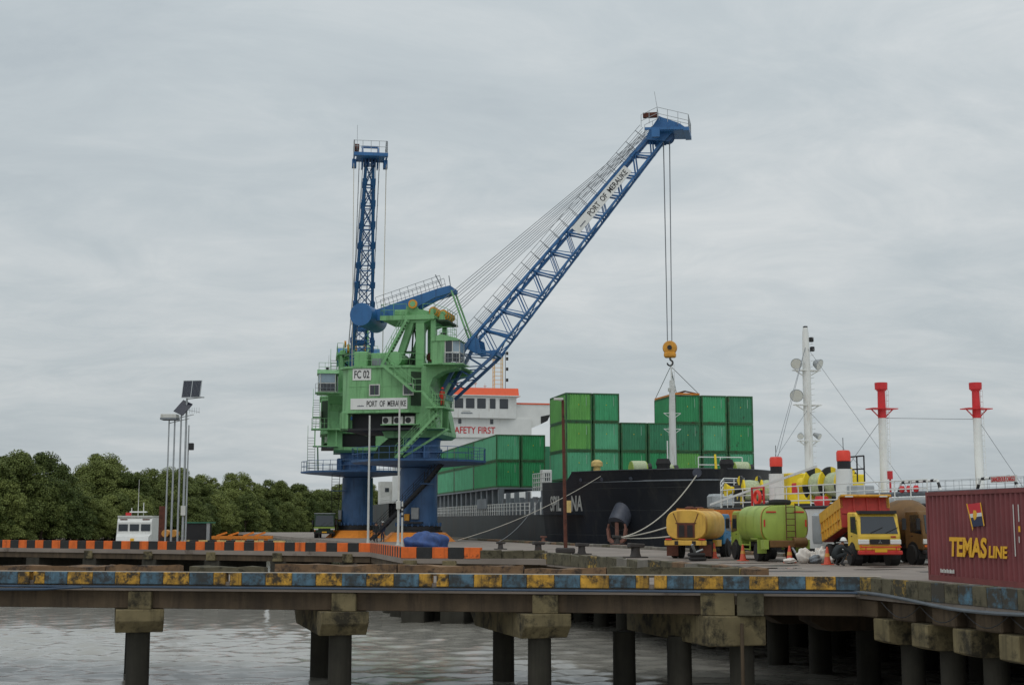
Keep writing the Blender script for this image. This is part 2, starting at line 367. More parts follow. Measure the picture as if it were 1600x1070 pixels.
# ------------------------------------------------------------------ main quay: local x towards the ships, local y along the quay, away from the camera
QA = R(16.5); A0 = Vector((9.35, 36.6, 0))
VX = Vector((math.cos(QA), math.sin(QA), 0)); VY = Vector((-math.sin(QA), math.cos(QA), 0))
def qw(x, y, z=0): return A0 + VX*x + VY*y + Vector((0, 0, z))       # quay to world
def toq(p): d = Vector(p)-A0; return d.dot(VX), d.dot(VY)
QWID = 13.5
quay = MB().box(0, QWID, -22, 185, -0.32, 0).build('quay', 'deck'); quay.location = A0; quay.rotation_euler.z = QA
tag(quay, kind='structure')
def blocks(parent, name, p, q, length, h0, h1, thick, mats, gap=0.008, jitter=0.0, notch=0, rnd=None):
    """a row of kerb blocks from p to q (2D), each its own piece; alike pieces share one mesh"""
    p, q = Vector((*p, 0)), Vector((*q, 0)); n = max(1, round((q-p).length/length)); st = (q-p)/n; ang = math.atan2(st.y, st.x); l = st.length
    cache = {}
    for i in range(n):
        mt = mats[i % len(mats)] if rnd is None else rnd.choice(mats)
        var = random.randint(0, 2) if jitter else 0
        k = (mt, var)
        if k not in cache:
            j = lambda: random.uniform(-jitter, jitter)
            mb = MB().add([(gap,0,h0),(l-gap,0,h0),(l-gap,thick,h0),(gap,thick,h0),(gap,j()*.4,h1+j()),(l-gap,j()*.4,h1+j()),(l-gap,thick,h1+j()),(gap,thick,h1+j())],
                          [(3,2,1,0),(4,5,6,7),(0,1,5,4),(1,2,6,5),(2,3,7,6),(3,0,4,7)])
            cache[k] = mb.mesh(name, mt, bevel=0.012)
        o = obj(name, cache[k], parent, loc=p+st*i, rotz=ang)
rq = random.Random(3)
blocks(quay, 'kerb_block', (-.035, 0), (-.035, -22), 0.55, -0.22, 0.24, 0.34, ['worn_blue', 'worn_yellow', 'moss', 'worn_blue', 'moss'], jitter=0.02, rnd=rq)
blocks(quay, 'kerb_block', (-.035, 30.5), (-.035, 6.0), 1.1, -0.22, 0.27, 0.42, ['moss', 'moss', 'worn_yellow', 'moss', 'kerb_far', 'moss', 'concrete'], jitter=0.05, rnd=rq)
blocks(quay, 'edge_block', (QWID-0.5, 20), (QWID-0.5, 120), 1.6, 0.0, 0.17, 0.5, ['moss', 'kerb_far', 'concrete'], jitter=0.03, rnd=rq)
# beams, caps and piles under the quay
bm_ = MB().box(0.25, 0.75, 6.5, 60, -0.95, -0.32).build('edge_beam', 'beam', quay)
MB().box(0.45, 0.95, -22, 5.2, -0.78, -0.32).build('edge_beam', 'beam', quay)
MB().box(QWID-0.8, QWID-0.2, -22, 150, -1.0, -0.32).build('edge_beam', 'beam', quay)
MB().box(QWID-2.0, QWID-1.7, -22, 150, -4.5, -0.32).build('dark_backing', 'pile', quay)  # added dark sheet behind the piles, keeps the space under the deck dark
cap = MB().prism([(0.02,-0.80),(6.5,-0.80),(6.5,-1.44),(0.3,-1.44),(0.02,-1.36)], -0.36, 0.36, 'Y').mesh('pile_cap', 'cap', bevel=0.02)
blk = MB().box(0.12, 0.9, -0.5, 0.5, -0.80, -0.34).mesh('beam_block', 'beam', bevel=0.04)
pil = MB().lathe([(0.31,-5.2),(0.31,-1.4)], 14).mesh('pile', 'pile', smooth=True)
for k in range(11):
    y = -0.9-1.75*k
    obj('pile_cap', cap, quay, loc=(0, y, 0)); obj('beam_block', blk, quay, loc=(0, y+0.85, 0))
    for xx in (0.95, 5.2): obj('pile', pil, quay, loc=(xx, y, 0))
cap2 = MB().prism([(0.6,-0.95),(11,-0.95),(11,-1.5),(1.2,-1.5),(0.6,-1.2)], -0.4, 0.4, 'Y').mesh('pile_cap', 'beam', bevel=0.02)
pil2 = MB().lathe([(0.36,-5.2),(0.36,-0.9)], 14).mesh('pile', 'pile', smooth=True)
for k in range(17):
    y = 4.2+2.9*k
    obj('pile_cap', cap2, quay, loc=(0, y, 0))
    for xx in (2.7, 6.6, 10.2): obj('pile', pil2, quay, loc=(xx, y, 0))
# a mooring pipe lying along the near right edge
m = MB(); pts = []
for i in range(29):
    y = 1.5-0.62*i; pts.append((-0.09-0.03*math.sin(i*.9), y, -0.14-0.16*(1-math.cos(max(0,i-3)*.42))*0.5-0.004*i))
m.path(pts, 0.045, 8)
o = m.build('edge_hose', 'grey_pipe', None, smooth=True); o.location = A0; o.rotation_euler.z = QA
tag(o, 'grey hose sagging along the worn quay edge below the maroon container', 'hose')
m = MB()
for k in range(5):
    y0 = -1.0-1.75*k
    m.path([(0.0, y0-1.75*t, -0.36-0.34*math.sin(PI*t)) for t in [i/8 for i in range(9)]], 0.012, 4)
o = m.build('hanging_cable', 'black', None); o.location = A0; o.rotation_euler.z = QA
tag(o, 'thin black cable looped under the quay edge between the pale pile caps', 'cable')

# ------------------------------------------------------------------ near jetty (blue and yellow kerb): local x to the right, y away
JA = -math.atan2(4.1, 24.85); EX = Vector((math.cos(JA), math.sin(JA), 0)); EY = Vector((-EX.y, EX.x, 0))
jet = thing('near_jetty', 'narrow concrete jetty in the foreground with blue and yellow kerb', 'jetty', A0, JA)
JW = 5.55
slope = Vector((VY.dot(EX), VY.dot(EY)))
def jx(px, py=960):                      # local x of the near edge under a pixel column
    a = ray(px, py); k = a.x/a.y; return (k*A0.y-A0.x)/(EX.x-k*EX.y)
xe = slope.x/slope.y*JW
MB().prism([(-52,0.05),(0,0.05),(xe,JW),(-52,JW)], -0.28, -0.004).build('deck_slab', 'deck', jet)
# kerb: alternating paint, notches in the middle of some yellow lengths
x = 0.6; i = 0; cache = {}
pat = [('kerb_yellow', .36, 1), ('kerb_blue', .74, 0), ('kerb_yellow', .80, 0), ('kerb_blue', .72, 0), ('kerb_yellow', .78, 0), ('kerb_blue', .70, 0), ('kerb_yellow', .80, 0), ('kerb_blue', .72, 0), ('kerb_yellow', .36, 0)]
while x > -51:
    mt, l, notch = pat[i % len(pat)]; i += 1
    if notch: x -= 0.14
    k = (mt, l)
    if k not in cache: cache[k] = MB().box(-l+.004, -.004, -0.02, 0.30, -0.10, 0.25).mesh('kerb_block', mt, bevel=0.015)
    obj('kerb_block', cache[k], jet, loc=(x, random.uniform(-.008,.008), random.uniform(-.008,.008))); x -= l
MB().box(-52, 0, 0.05, 0.28, -0.2, -0.10).build('kerb_plinth', 'concrete', jet)
MB().box(-52, 0.55, 0.015, 0.27, 0.252, 0.266).build('sunlit_kerb_top', 'sunlit_concrete', jet)  # bare concrete kerb tops, their sunlit brightness put into the pale colour
x = xe-0.5; j = 0
while x > -51:
    l = random.choice((2.6, 4.1, 5.2)); h = random.uniform(.24, .33)
    n = int(l/.45); vs = []
    mb = MB().loft([[(x-l*t/n, JW-.38+random.uniform(-.03,.03), 0), (x-l*t/n, JW-.02, 0), (x-l*t/n, JW-.03, h+random.uniform(-.05,.04)), (x-l*t/n, JW-.36, h+random.uniform(-.05,.04))] for t in range(n+1)])
    mb.build('far_kerb_block', 'kerb_far' if j % 4 else 'moss', jet); x -= l+random.choice((.04, .05, .35)); j += 1
MB().path([(0.3,-0.10,-0.17),(-52,-0.10,-0.17)], 0.036, 8).build('blue_pipe', 'pipe_blue', jet, smooth=True)
m = MB(); m.path([(jx(0),-.13,-.27),(jx(70),-.12,-.25),(jx(130),-.11,-.18)], 0.04, 8); m.build('pipe_branch', 'pipe_blue', jet, smooth=True)
caps_x = [jx(p) for p in (-430, -105, 215, 535, 851)]
xs = sorted(caps_x+[jx(1150)])
edges = [-52]+xs+[0.4]
for a, b in zip(edges[:-1], edges[1:]):
    MB().box(a+.02, b-.02, 0.22, 0.75, -0.80, -0.2).build('girder', 'beam', jet, bevel=0.015)
    MB().box(a+.02, b-.02, JW-1.2, JW-.6, -0.80, -0.285).build('girder', 'beam', jet)
prof = [(-.25,-.82),(5.6,-.82),(5.6,-1.14),(5.1,-1.5),(.12,-1.5),(-.25,-1.16)]
ca = math.atan2(slope.y, slope.x)
capm = MB().prism(prof, -0.68, 0.68, 'Y').mesh('pile_cap', 'cap', bevel=0.02)
seat = MB().box(-.02, .5, -0.36, 0.36, -0.82, -0.30).mesh('girder_seat', 'cap', bevel=0.02)
pil3 = MB().lathe([(0.35,-5.4),(0.33,-1.5)], 16).mesh('pile', 'pile', smooth=True)
for xx in caps_x:
    o = obj('pile_cap', capm, jet, loc=(xx, 0.15, 0), rotz=ca)
    obj('girder_seat', seat, jet, loc=(xx, 0.10, 0), rotz=PI/2)
    for t in (0.55, 4.2): obj('pile', pil3, jet, loc=(xx+slope.x*t, .15+slope.y*t, 0))
# the corner where jetty and quay meet
xx = jx(1150); o = MB().box(-.1, 6, -.85, .85, -1.62, -.82).build('corner_cap', 'cap', jet, bevel=0.03); o.location = (xx, .1, 0); o.rotation_euler.z = ca
MB().box(xx-.95, xx-.03, .0, .9, -.815, -.2).build('corner_block', 'cap', jet, bevel=0.02)
MB().box(xx+.03, xx+.75, -.02, .9, -.815, -.2).build('corner_block', 'moss', jet, bevel=0.02)
for dx, t in ((.35, .5), (-.9, 1.6), (-1.9, 3.2), (.2, 4.5)): obj('pile', pil3, jet, loc=(xx+dx+slope.x*t, .15+slope.y*t, 0))
m = MB().tube((xx+.15,-.12,-5.2), (xx+.15,-.12,-1.0), .05); m.build('drain_pipe', 'beam', jet, smooth=True)

# ------------------------------------------------------------------ second jetty (orange and black kerb)
L1 = Vector((-8.1, 77.3, 0)); LD = Vector((-.8917, .4526, 0)); LN = Vector((.4526, .8917, 0))
L2 = Vector((-5.35, 65.4, 0)); L3 = Vector((-1.5, 63.9, 0)); L0 = L1+LD*75
sj = thing('striped_jetty', 'far concrete jetty with orange and black striped kerb', 'jetty', L1)
rel = lambda p: ((p-L1).x, (p-L1).y)
a1 = qw(0.3, 27.0); a2 = qw(0.3, 64)
MB().prism([rel(a1), rel(L3), rel(L2), rel(L1), rel(L0), rel(L0+LN*5.6), rel(L1+LN*5.6+LD*2), rel(a2)], -0.26, -0.004).build('deck_slab', 'deck', sj)
OB = ['kerb_orange', 'kerb_black']
blocks(sj, 'kerb_block', rel(L0), rel(L1), 0.74, -0.02, 0.5, 0.3, OB)
blocks(sj, 'kerb_block', rel(L1), rel(L2), 0.43, -0.02, 0.5, 0.3, OB)
blocks(sj, 'kerb_block', rel(L2), rel(L3), 0.82, -0.05, 0.5, 0.3, OB)
blocks(sj, 'mossy_block', rel(L3), rel(qw(0.2, 28.2)), 1.1, -0.1, 0.36, 0.4, ['moss'], jitter=.05)
def along(px, base, d, h=.4):            # parameter along a line where a pixel column falls
    a = ray(px, 840); k = a.x/a.y; return (k*base.y-base.x)/(d.x-k*d.y)
f0 = L1+LN*5.2
blocks(sj, 'far_kerb_block', rel(f0+LD*along(268, f0, LD)), rel(f0+LD*along(442, f0, LD)), 0.75, 0.0, 0.5, 0.3, ['kerb_black', 'kerb_cream'])
m = MB()
for p, q in ((L0, L1), (L1, L2), (L2, L3), (L3, qw(0.3, 28))):
    d = (q-p).normalized(); n = Vector((-d.y, d.x, 0)); n = n if n.y > 0 or n.x > 0 else -n
    g = MB().bar(Vector((*rel(p), -.33))+n*.35, Vector((*rel(q), -.33))+n*.35, .5, .56); g.build('girder', 'beam', sj)
pier = MB().box(-.58, .58, .1, 4.8, -5.0, -.62).mesh('pier', 'pile', bevel=.03); brk = MB().box(-.35, .35, -.04, .5, -.62, -.12).mesh('bracket', 'cap', bevel=.03)
la = math.atan2(LD.y, LD.x)+PI
for k in range(15):
    p = Vector((*rel(L1+LD*(1.5+4.95*k)), 0)); obj('pier', pier, sj, loc=p, rotz=la)
    if k % 2 == 0 or k < 4: obj('bracket', brk, sj, loc=p, rotz=la)
for p in (L2+(L3-L2)*.12, L2+(L3-L2)*.62, L2+Vector((-.4,3.5,0)), L2+Vector((-1.1,7,0))):
    obj('pier', pier, sj, loc=Vector((*rel(p), 0))+Vector((.1,.3,0)), rotz=-.2); obj('bracket', brk, sj, loc=Vector((*rel(p), 0))+Vector((0,-.05,0)), rotz=-.25)
for k in range(6): obj('pier', pier, sj, loc=Vector((*rel(qw(-3.5, 33+4.5*k)), 0)), rotz=0)
# ------------------------------------------------------------------ harbour cranes: local x along the jib, -y the operator's side
def lerp(a, b, t): return a+(b-a)*t
def make_crane(label, loc, rotz, signs=True, hook_z=13.5):
    K = thing('harbour_crane', label, 'crane', loc, rotz, 'fixed harbour cranes on the quay')
    G, B, V = 'crane_green', 'crane_blue', 'crane_navy'
    # foot and column
    MB().lathe([(3.35,0),(2.45,0.78)], 8).build('base', 'base_orange', K)
    MB().lathe([(2.1,0.78),(2.1,0.95),(1.95,1.0),(1.95,1.3),(1.68,1.35)], 24).build('base_flange', 'black', K)
    col_ = MB().lathe([(1.66,1.3),(1.62,6.3)], 28).build('column', V, K, smooth=True)
    m = MB()
    for k in range(24):
        a = 2*PI*k/24; m.box(1.95*math.cos(a)-.05, 1.95*math.cos(a)+.05, 1.95*math.sin(a)-.05, 1.95*math.sin(a)+.05, 1.3, 1.62)
    tag(m.build('bolts', V, col_), kind='stuff')
    m = MB().box(-.1,.55,-2.0,-1.66,1.9,2.9); m.build('control_box', 'steel', K, bevel=.02)
    MB().box(-.75,-.3,-1.95,-1.6,1.75,2.35).build('motor_box', 'sheave', K, bevel=.04)
    MB().box(-.9,.9,-2.2,-1.64,1.55,1.68).build('shelf', 'black', K)
    stair('column_stair', (-3.5,-2.35,0.15), (1.25,-2.35,4.9), (0,1,0), .8, 'ink', K)
    stair('column_stair', (1.3,-2.35,4.95), (2.75,-2.35,6.65), (0,1,0), .8, 'ink', K)
    MB().box(.9,1.7,-2.8,-1.2,4.86,4.93).build('landing', V, K)
    # ring platform
    MB().lathe([(1.62,6.35),(1.9,6.38),(6.0,6.74),(6.05,6.92),(1.6,6.92)], 12).build('ring_platform', V, K)
    m = MB(); pts = [(5.95*math.cos(2*PI*i/12), 5.95*math.sin(2*PI*i/12), 6.92) for i in range(13)]
    rail(m, pts, 1.05, 1.0, .025).build('ring_rail', V, K)
    up = MB().lathe([(1.75,6.9),(1.75,7.6),(2.05,7.65),(2.05,7.95),(1.8,8.0),(1.9,8.75),(2.25,8.95)], 24).build('slewing_column', V, K, smooth=True)
    for (x, y, a) in ((-1.9,-1.2,0), (-1.9,1.3,0)):
        MB().prism([(-3.6,7.4),(-3.2,8.1),(-2.2,8.9),(-1.0,8.9),(-1.0,6.95),(-3.6,6.95)], y-.6, y+.6, 'Y').build('drive_housing', 'crane_dark', K)
    for y in (-1.95, 1.6): MB().lathe([(.32,7.1),(.32,8.2),(.22,8.3)], 12, c=(1.2,y,0)).build('slew_motor', V, K, smooth=True)
    # slewing frame
    MB().prism([(-2.6,9.42),(-2.3,8.85),(2.3,8.85),(2.7,9.1),(2.7,9.42)], -2.6, 2.6, 'Y').build('slewing_frame', G, K)
    # machinery house: recessed lower deck, upper house with cut corners
    plan = [(-6.0,-3.2),(-5.2,-4.0),(0.2,-4.0),(1.5,-2.8),(1.5,2.8),(0.2,4.0),(-5.2,4.0),(-6.0,3.2)]
    MB().prism([(-5.9,-3.9),(1.4,-3.9),(1.4,3.9),(-5.9,3.9)], 9.43, 9.6, 'Z').build('floor_plate', 'ink', K)
    MB().box(-5.2,1.2,-2.9,2.9,9.6,10.95).build('lower_house', 'ink', K)  # this and the floor plate are near-black to paint in the shaded void
    for a in (0, 1):
        sg = -1 if a == 0 else 1
        MB().prism([(-6.0,9.43),(-5.25,9.43),(-5.25,10.95),(-6.0,10.95)], sg*3.2-.02*sg, sg*3.9, 'Y').build('skirt_panel', G, K)
    house = MB().prism(plan, 10.95, 14.75, 'Z').build('machinery_house', G, K)
    big = [(x*1.03-.04+(.05 if x > 0 else -.05), y*1.035) for x, y in plan]
    MB().prism(big, 14.75, 14.93, 'Z').build('roof_edge', G, house)
    MB().prism([(x*1.012, y*1.012) for x, y in plan], 10.9, 11.12, 'Z').build('floor_beam', G, house)
    m = MB()
    for x in (-4.4, -3.6, -2.2, -1.4, -.6): m.box(x-.02, x+.02, -4.02, -3.99, 11.12, 14.75)
    m.box(-5.2, .2, -4.025, -3.99, 13.15, 13.19); m.build('wall_seams', G, house)
    for x0 in (-3.35, -.35):
        w_ = MB()
        for a, b, c, d in ((0,1.0,0,.09),(0,1.0,.91,1.0),(0,.09,.09,.91),(.91,1.0,.09,.91)): w_.box(x0+a*.95,x0+b*.95,-4.07,-3.98,12.35+c,12.35+d)
        f = w_.build('window_frame', 'offwhite', house)
        MB().box(x0+.09,x0+.45,-4.03,-3.99,12.44,13.26).build('pane', 'glass', f); MB().box(x0+.5,x0+.87,-4.035,-3.99,12.44,13.26).build('pane', 'glass', f)
    MB().add([(.32,-3.91,11.5),(1.38,-2.93,11.5),(1.38,-2.93,14.4),(.32,-3.91,14.4),(.36,-3.95,11.5),(1.42,-2.97,11.5),(1.42,-2.97,14.4),(.36,-3.95,14.4)],
             [(3,2,1,0),(4,5,6,7),(0,1,5,4),(1,2,6,5),(2,3,7,6),(3,0,4,7)]).build('louvre_door', 'crane_dark', house)
    for k in range(3):
        x0 = -2.3+1.0*k
        ac = MB().box(x0,x0+.82,-3.55,-3.15,9.95,10.6).build('air_conditioner', 'offwhite', K, bevel=.02)
        MB().lathe([(.25,-3.57),(.25,-3.52)], 16, 'Y', (x0+.3,0,10.27)).build('fan', 'black', ac)
    MB().box(-2.4,1.0,-3.7,-3.1,9.86,9.94).build('unit_shelf', G, K)
    for sx in (-1, 1):
        pass
    if signs:
        sp = MB().box(-4.85,-3.2,-4.05,-4.0,13.72,14.72).build('number_sign', 'white', K)
        text('FC 02', 1.35, .66, 'ink', sp, frame((-4.02,-4.062,14.22), (1,0,0), (0,0,1)), bold=.012)
        sp = MB().box(-5.0,.05,-4.05,-4.0,11.2,12.15).build('name_sign', 'white', K)
        text('PORT  OF  MERAUKE', 3.5, .5, 'ink', sp, frame((-1.8,-4.062,11.68), (1,0,0), (0,0,1)), bold=.01)
        for k_ in range(5): MB().box(-4.38+.12*k_,-4.29+.12*k_,-4.062,-4.052,11.46,11.53+.03*(k_ % 2)).build('small_print', 'logo_navy', sp)
    # roof: rails, winch housings
    rail(MB(), [(-5.9,-2.0,14.93),(-5.9,-3.2,14.93),(-5.2,-4.0,14.93),(-2.6,-4.0,14.93)], 1.05).build('roof_rail', G, K)
    rail(MB(), [(-1.5,-4.0,14.93),(.2,-4.0,14.93),(1.4,-2.9,14.93)], 1.05).build('roof_rail', G, K)
    rail(MB(), [(-5.9,2,14.93),(-5.2,4.0,14.93),(.2,4.0,14.93)], 1.05).build('roof_rail', G, K)
    MB().box(-5.1,-3.9,-3.0,2.6,14.93,16.35).build('winch_house', G, K, bevel=.08)
    MB().box(-3.6,-2.0,-2.9,-.2,14.93,16.2).build('winch_house', G, K, bevel=.08)
    MB().lathe([(.62,-3.1),(.62,-.6)], 18, 'Y', (-1.35,0,15.65)).build('winch_drum', G, K, smooth=True)
    MB().box(-3.5,-2.2,-2.98,-2.9,15.1,15.7).build('vent_grille', 'ship_grey', K)
    # rear access stair and boxes
    stair('roof_stair', (-1.95,-4.5,14.9), (.75,-4.5,12.65), (0,1,0), .7, G, K)
    MB().box(.7,1.6,-4.9,-4.05,12.55,12.65).build('landing', G, K)
    rail(MB(), [(.7,-4.88,12.65),(1.55,-4.88,12.65)], 1.0).build('landing_rail', G, K)
    stair('roof_stair', (1.55,-4.5,12.6), (2.75,-4.5,11.3), (0,1,0), .7, G, K)
    MB().box(1.9,3.5,-5.0,-1.4,11.15,11.28).build('gallery', G, K)
    rail(MB(), [(2.5,-4.95,11.28),(3.45,-4.95,11.28),(3.45,-1.5,11.28)], 1.05, .45).build('gallery_rail', G, K)
    m = MB()
    for x in (2.2, 3.2):
        m.bar((x,-4.6,9.45),(x,-4.6,11.15),.12); m.bar((x,-2.4,9.45),(x,-2.4,11.15),.12)
    m.bar((2.2,-4.6,9.5),(3.2,-4.6,10.3),.07).bar((3.2,-4.6,10.3),(2.2,-4.6,11.1),.07).bar((3.2,-4.6,9.5),(2.2,-4.6,10.3),.07).bar((2.2,-4.6,10.3),(3.2,-4.6,11.1),.07)
    m.box(1.4,3.4,-4.8,-2.2,9.43,9.5).build('gallery_frame', G, K)
    stair('platform_stair', (3.0,-4.95,10.6), (-.6,-4.95,7.0), (0,1,0), .75, G, K)
    MB().bar((3.7,-4.3,9.4),(-.2,-4.2,7.1),.14,.18).build('stair_brace', G, K)
    # neck brackets that carry the jib and the cab
    neck = [(.6,9.42),(2.5,9.42),(2.2,11.0),(1.85,12.2),(1.8,13.2),(2.1,13.9),(2.9,14.4),(4.2,14.65),(4.2,14.9),(.6,14.9)]
    MB().prism(neck, -3.3, -1.75, 'Y').build('neck_bracket', G, K)
    MB().prism(neck, 1.75, 3.3, 'Y').build('neck_bracket', G, K)
    MB().box(1.45,4.3,-4.5,3.6,14.9,15.0).build('cab_deck', G, K)
    # A-frame tower
    for y in (-1.95, 1.95):
        MB().bar((-1.55,y,14.9),(-.15,y,19.15),.55,.6,(0,1,0)).build('tower_leg', G, K)
        MB().box(.25,.98,y-.32,y+.32,14.9,19.15).build('tower_column', G, K)
        MB().box(1.55,1.95,y-.2,y+.2,15.6,19.1).build('tower_post', G, K)
    m = MB()
    m.bar((-.3,-1.8,15.2),(-.1,1.8,18.8),.14).bar((-.3,1.8,15.2),(-.1,-1.8,18.8),.14).bar((-1.2,-1.9,16.3),(.4,-1.9,16.3),.2).bar((-.8,0,15),(-.6,0,19),.12)
    m.build('tower_brace', 'crane_dark', K)
    MB().box(-.9,.3,-1.3,1.3,14.93,15.9).build('tower_machine', 'crane_dark', K, bevel=.1)
    MB().lathe([(.38,-1.0),(.38,.9)], 14, 'Y', (1.2,0,15.95)).build('hoist_drum', 'rust_pole', K, smooth=True)
    MB().bar((-2.1,-1.6,16.35),(-.9,-1.6,16.15),.1,.18).build('cable_arm', 'black', K)
    MB().prism([(-3.0,19.2),(-3.0,19.42),(2.0,19.42),(2.0,19.2),(1.0,18.85),(-.9,18.85),(-1.6,19.1)], -2.3, 2.3, 'Y').build('top_platform', G, K)
    MB().box(-2.95,1.95,-2.5,-2.34,19.1,19.5).build('platform_beam', G, K)
    MB().box(1.9,3.0,-1.9,1.9,18.95,19.1).build('sheave_platform', 'crane_dark', K)
    rail(MB(), [(-.6,-2.4,19.5),(-2.9,-2.4,19.5),(-2.9,2.2,19.5)], 1.0, 1.0).build('platform_rail', G, K)
    rail(MB(), [(.9,-2.4,19.5),(1.9,-2.4,19.5),(1.9,-1.8,19.5),(2.95,-1.8,19.1),(2.95,1.8,19.1)], .95, 1.0).build('platform_rail', G, K)
    stair('tower_stair', (-2.6,-2.75,15.0), (-.35,-2.75,19.1), (0,1,0), .65, G, K)
    for y in (-1.2, 1.2):
        MB().prism([(-1.9,19.42),(-1.9,19.75),(-1.0,20.0),(-.75,20.55),(-.1,20.6),(.2,20.2),(1.5,19.9),(1.7,19.42)], y-.16, y+.16, 'Y').build('bearing_block', G, K)
    MB().box(-1.8,-.6,-2.1,-1.45,19.5,20.05).build('gear_box', G, K, bevel=.1)
    for (x, z, r) in ((-.25,20.62,.40), (1.55,19.95,.40), (2.45,19.7,.38)):
        for y in ((-1.55,) if x < 0 else (-1.3, -.45, .45, 1.3)):
            sh = MB().lathe([(r,-.09),(r,-.05),(r*.86,0),(r,.05),(r,.09)], 20, 'Y', (x,y,z)).build('sheave', 'sheave', K)
            MB().lathe([(r*.62,-.11),(r*.62,.11)], 14, 'Y', (x,y,z)).build('hub', G, sh)
        if x > 0: MB().prism([(x-.3,19.1),(x+.3,19.1),(x+.12,z+.1),(x-.12,z+.1)], -1.75, -1.68, 'Y').build('sheave_bracket', G, K)
    # balance lever with its counterweight drum
    lev = MB()
    for y in (-.62, .62):
        lev.prism([(-4.5,19.25),(-4.5,20.15),(-.6,21.35),(1.9,22.1),(2.9,22.3),(3.25,22.05),(3.2,21.75),(2.6,21.55),(1.5,21.25),(-.3,20.35),(-2.5,19.55)], y-.16, y+.16, 'Y')
    lev.box(2.55,2.95,-.5,.5,21.6,22.15).bar((-3,-.5,19.9),(-3,.5,19.9),.5).bar((-.5,-.5,20.8),(-.5,.5,20.8),.5)
    lev = lev.build('balance_lever', B, K)
    MB().lathe([(1.0,-2.35),(1.02,-2.3),(1.02,2.3),(1.0,2.35)], 36, 'Y', (-4.75,0,19.72)).build('counterweight', B, K, smooth=True)
    m = MB(); q0, q1 = Vector((-3.7,-.75,20.45)), Vector((2.2,-.75,22.22))
    for y in (-.75, .75):
        a = q0.copy(); b = q1.copy(); a.y = b.y = y
        for i in range(9):
            p = a+(b-a)*i/8; m.tube(p, p+Vector((-.25,0,1.0)), .022, n=4)
        for h in (.5, 1.0): m.tube(a+Vector((-.25*h,0,h)), b+Vector((-.25*h,0,h)), .022, n=4)
    m.tube((2.1,-.7,22.2),(1.55,-.7,23.3),.05).tube((2.9,-.6,22.3),(2.75,-.6,23.2),.04); m.build('lever_rail', 'ship_grey', lev)
    for y in (-.75, .75): MB().tube((3.02,y,21.85),(4.75,y,17.15),.085,n=8).build('luffing_rod', G, K)
    # operator's cab
    _cab0 = set(K.children)
    cb = MB().prism([(1.7,15.6),(1.7,17.75),(3.0,17.75),(3.0,15.6)], -4.5, -2.2, 'Y').build('cab_body', G, K)
    MB().prism([(1.6,17.7),(1.75,18.0),(2.6,18.35),(4.2,17.95),(4.65,17.7)], -4.6, -2.1, 'Y').build('cab_roof', G, K)
    rail(MB(), [(1.9,-4.4,18.0),(3.6,-4.4,18.05),(3.6,-2.3,18.05),(1.9,-2.3,18.0)], 1.0, .8).build('cab_rail', G, K)
    fr = MB()
    for (x, y) in ((3.05,-4.45),(3.8,-4.45),(4.45,-4.2),(4.45,-2.5),(3.05,-2.25)): fr.bar((x,y,15.6),(x*1.0,y,17.72),.08)
    fr.bar((3.0,-4.45,16.6),(4.45,-4.25,16.6),.1).bar((4.45,-4.2,16.6),(4.45,-2.5,16.6),.1).box(3.0,4.5,-4.4,-2.3,15.58,15.66)
    cf = fr.build('cab_frame', 'offwhite', K)
    for (a, b, z0, z1, mt) in (((3.1,-4.4),(3.76,-4.42),16.68,17.68,'glass'), ((3.84,-4.42),(4.42,-4.22),16.68,17.68,'window_pale'), ((4.44,-4.15),(4.44,-2.55),16.68,17.68,'window_pale'),
                               ((3.1,-4.4),(3.76,-4.42),15.7,16.5,'glass'), ((3.84,-4.42),(4.42,-4.22),15.7,16.5,'glass'), ((4.44,-4.15),(4.44,-2.55),15.7,16.5,'glass')):
        MB().bar((*a,(z0+z1)/2),(*b,(z0+z1)/2),.03,z1-z0).build('pane', mt, cf)
    rail(MB(), [(3.0,-4.75,15.5),(4.7,-4.75,15.5),(4.9,-2.2,15.5)], 1.0, .4).build('cab_gallery_rail', 'ship_grey', K)
    MB().box(2.9,4.95,-4.8,-2.0,15.42,15.5).build('cab_gallery', G, K)
    MB().tube((3.9,-3.3,18.1),(3.9,-3.3,19.9),.025,n=5).tube((3.9,-3.3,19.2),(4.15,-3.3,19.2),.02,n=4).build('antenna', 'offwhite', K)
    MB().box(2.3,2.7,-3.6,-3.2,18.3,18.62).build('horn', 'black', K, bevel=.05)
    for o_ in set(K.children)-_cab0:
        o_.scale = (.86, .9, .9); o_.location = (.80, -.35, .96)
    # jib
    U0, U1, D0, D1 = Vector((4.3,0,16.75)), Vector((20.7,0,35.0)), Vector((6.6,0,15.55)), Vector((21.8,0,34.5))
    FT = Vector((2.45,0,12.45)); W0, W1 = 1.15, .34
    def node(low, t, sg): p = (D0.lerp(D1, t) if low else U0.lerp(U1, t)); return Vector((p.x, sg*lerp(W0, W1, t), p.z))
    jib = MB()
    for sg in (-1, 1):
        jib.bar(node(0,0,sg), node(0,1,sg), .22, .27, (0,1,0)); jib.bar(node(1,0,sg), node(1,1,sg), .17, .2, (0,1,0))
    jib = jib.build('jib', B, K)
    for sg in (-1, 1):
        ft = MB().bar(FT+Vector((-.25,sg*1.25,.2)), node(0,.03,sg), .26, .34, (0,1,0)).bar(FT+Vector((.45,sg*1.25,-.05)), node(1,.02,sg), .24, .28, (0,1,0))
        for t in (.25, .5, .75):
            a = (FT+Vector((-.25,sg*1.25,.2))).lerp(node(0,.03,sg), t); b = (FT+Vector((.45,sg*1.25,-.05))).lerp(node(1,.02,sg), t); ft.bar(a, b, .12)
            ft.bar(a, (FT+Vector((.45,sg*1.25,-.05))).lerp(node(1,.02,sg), min(1,t+.25)), .09)
        ft.build('jib_foot', V, jib)
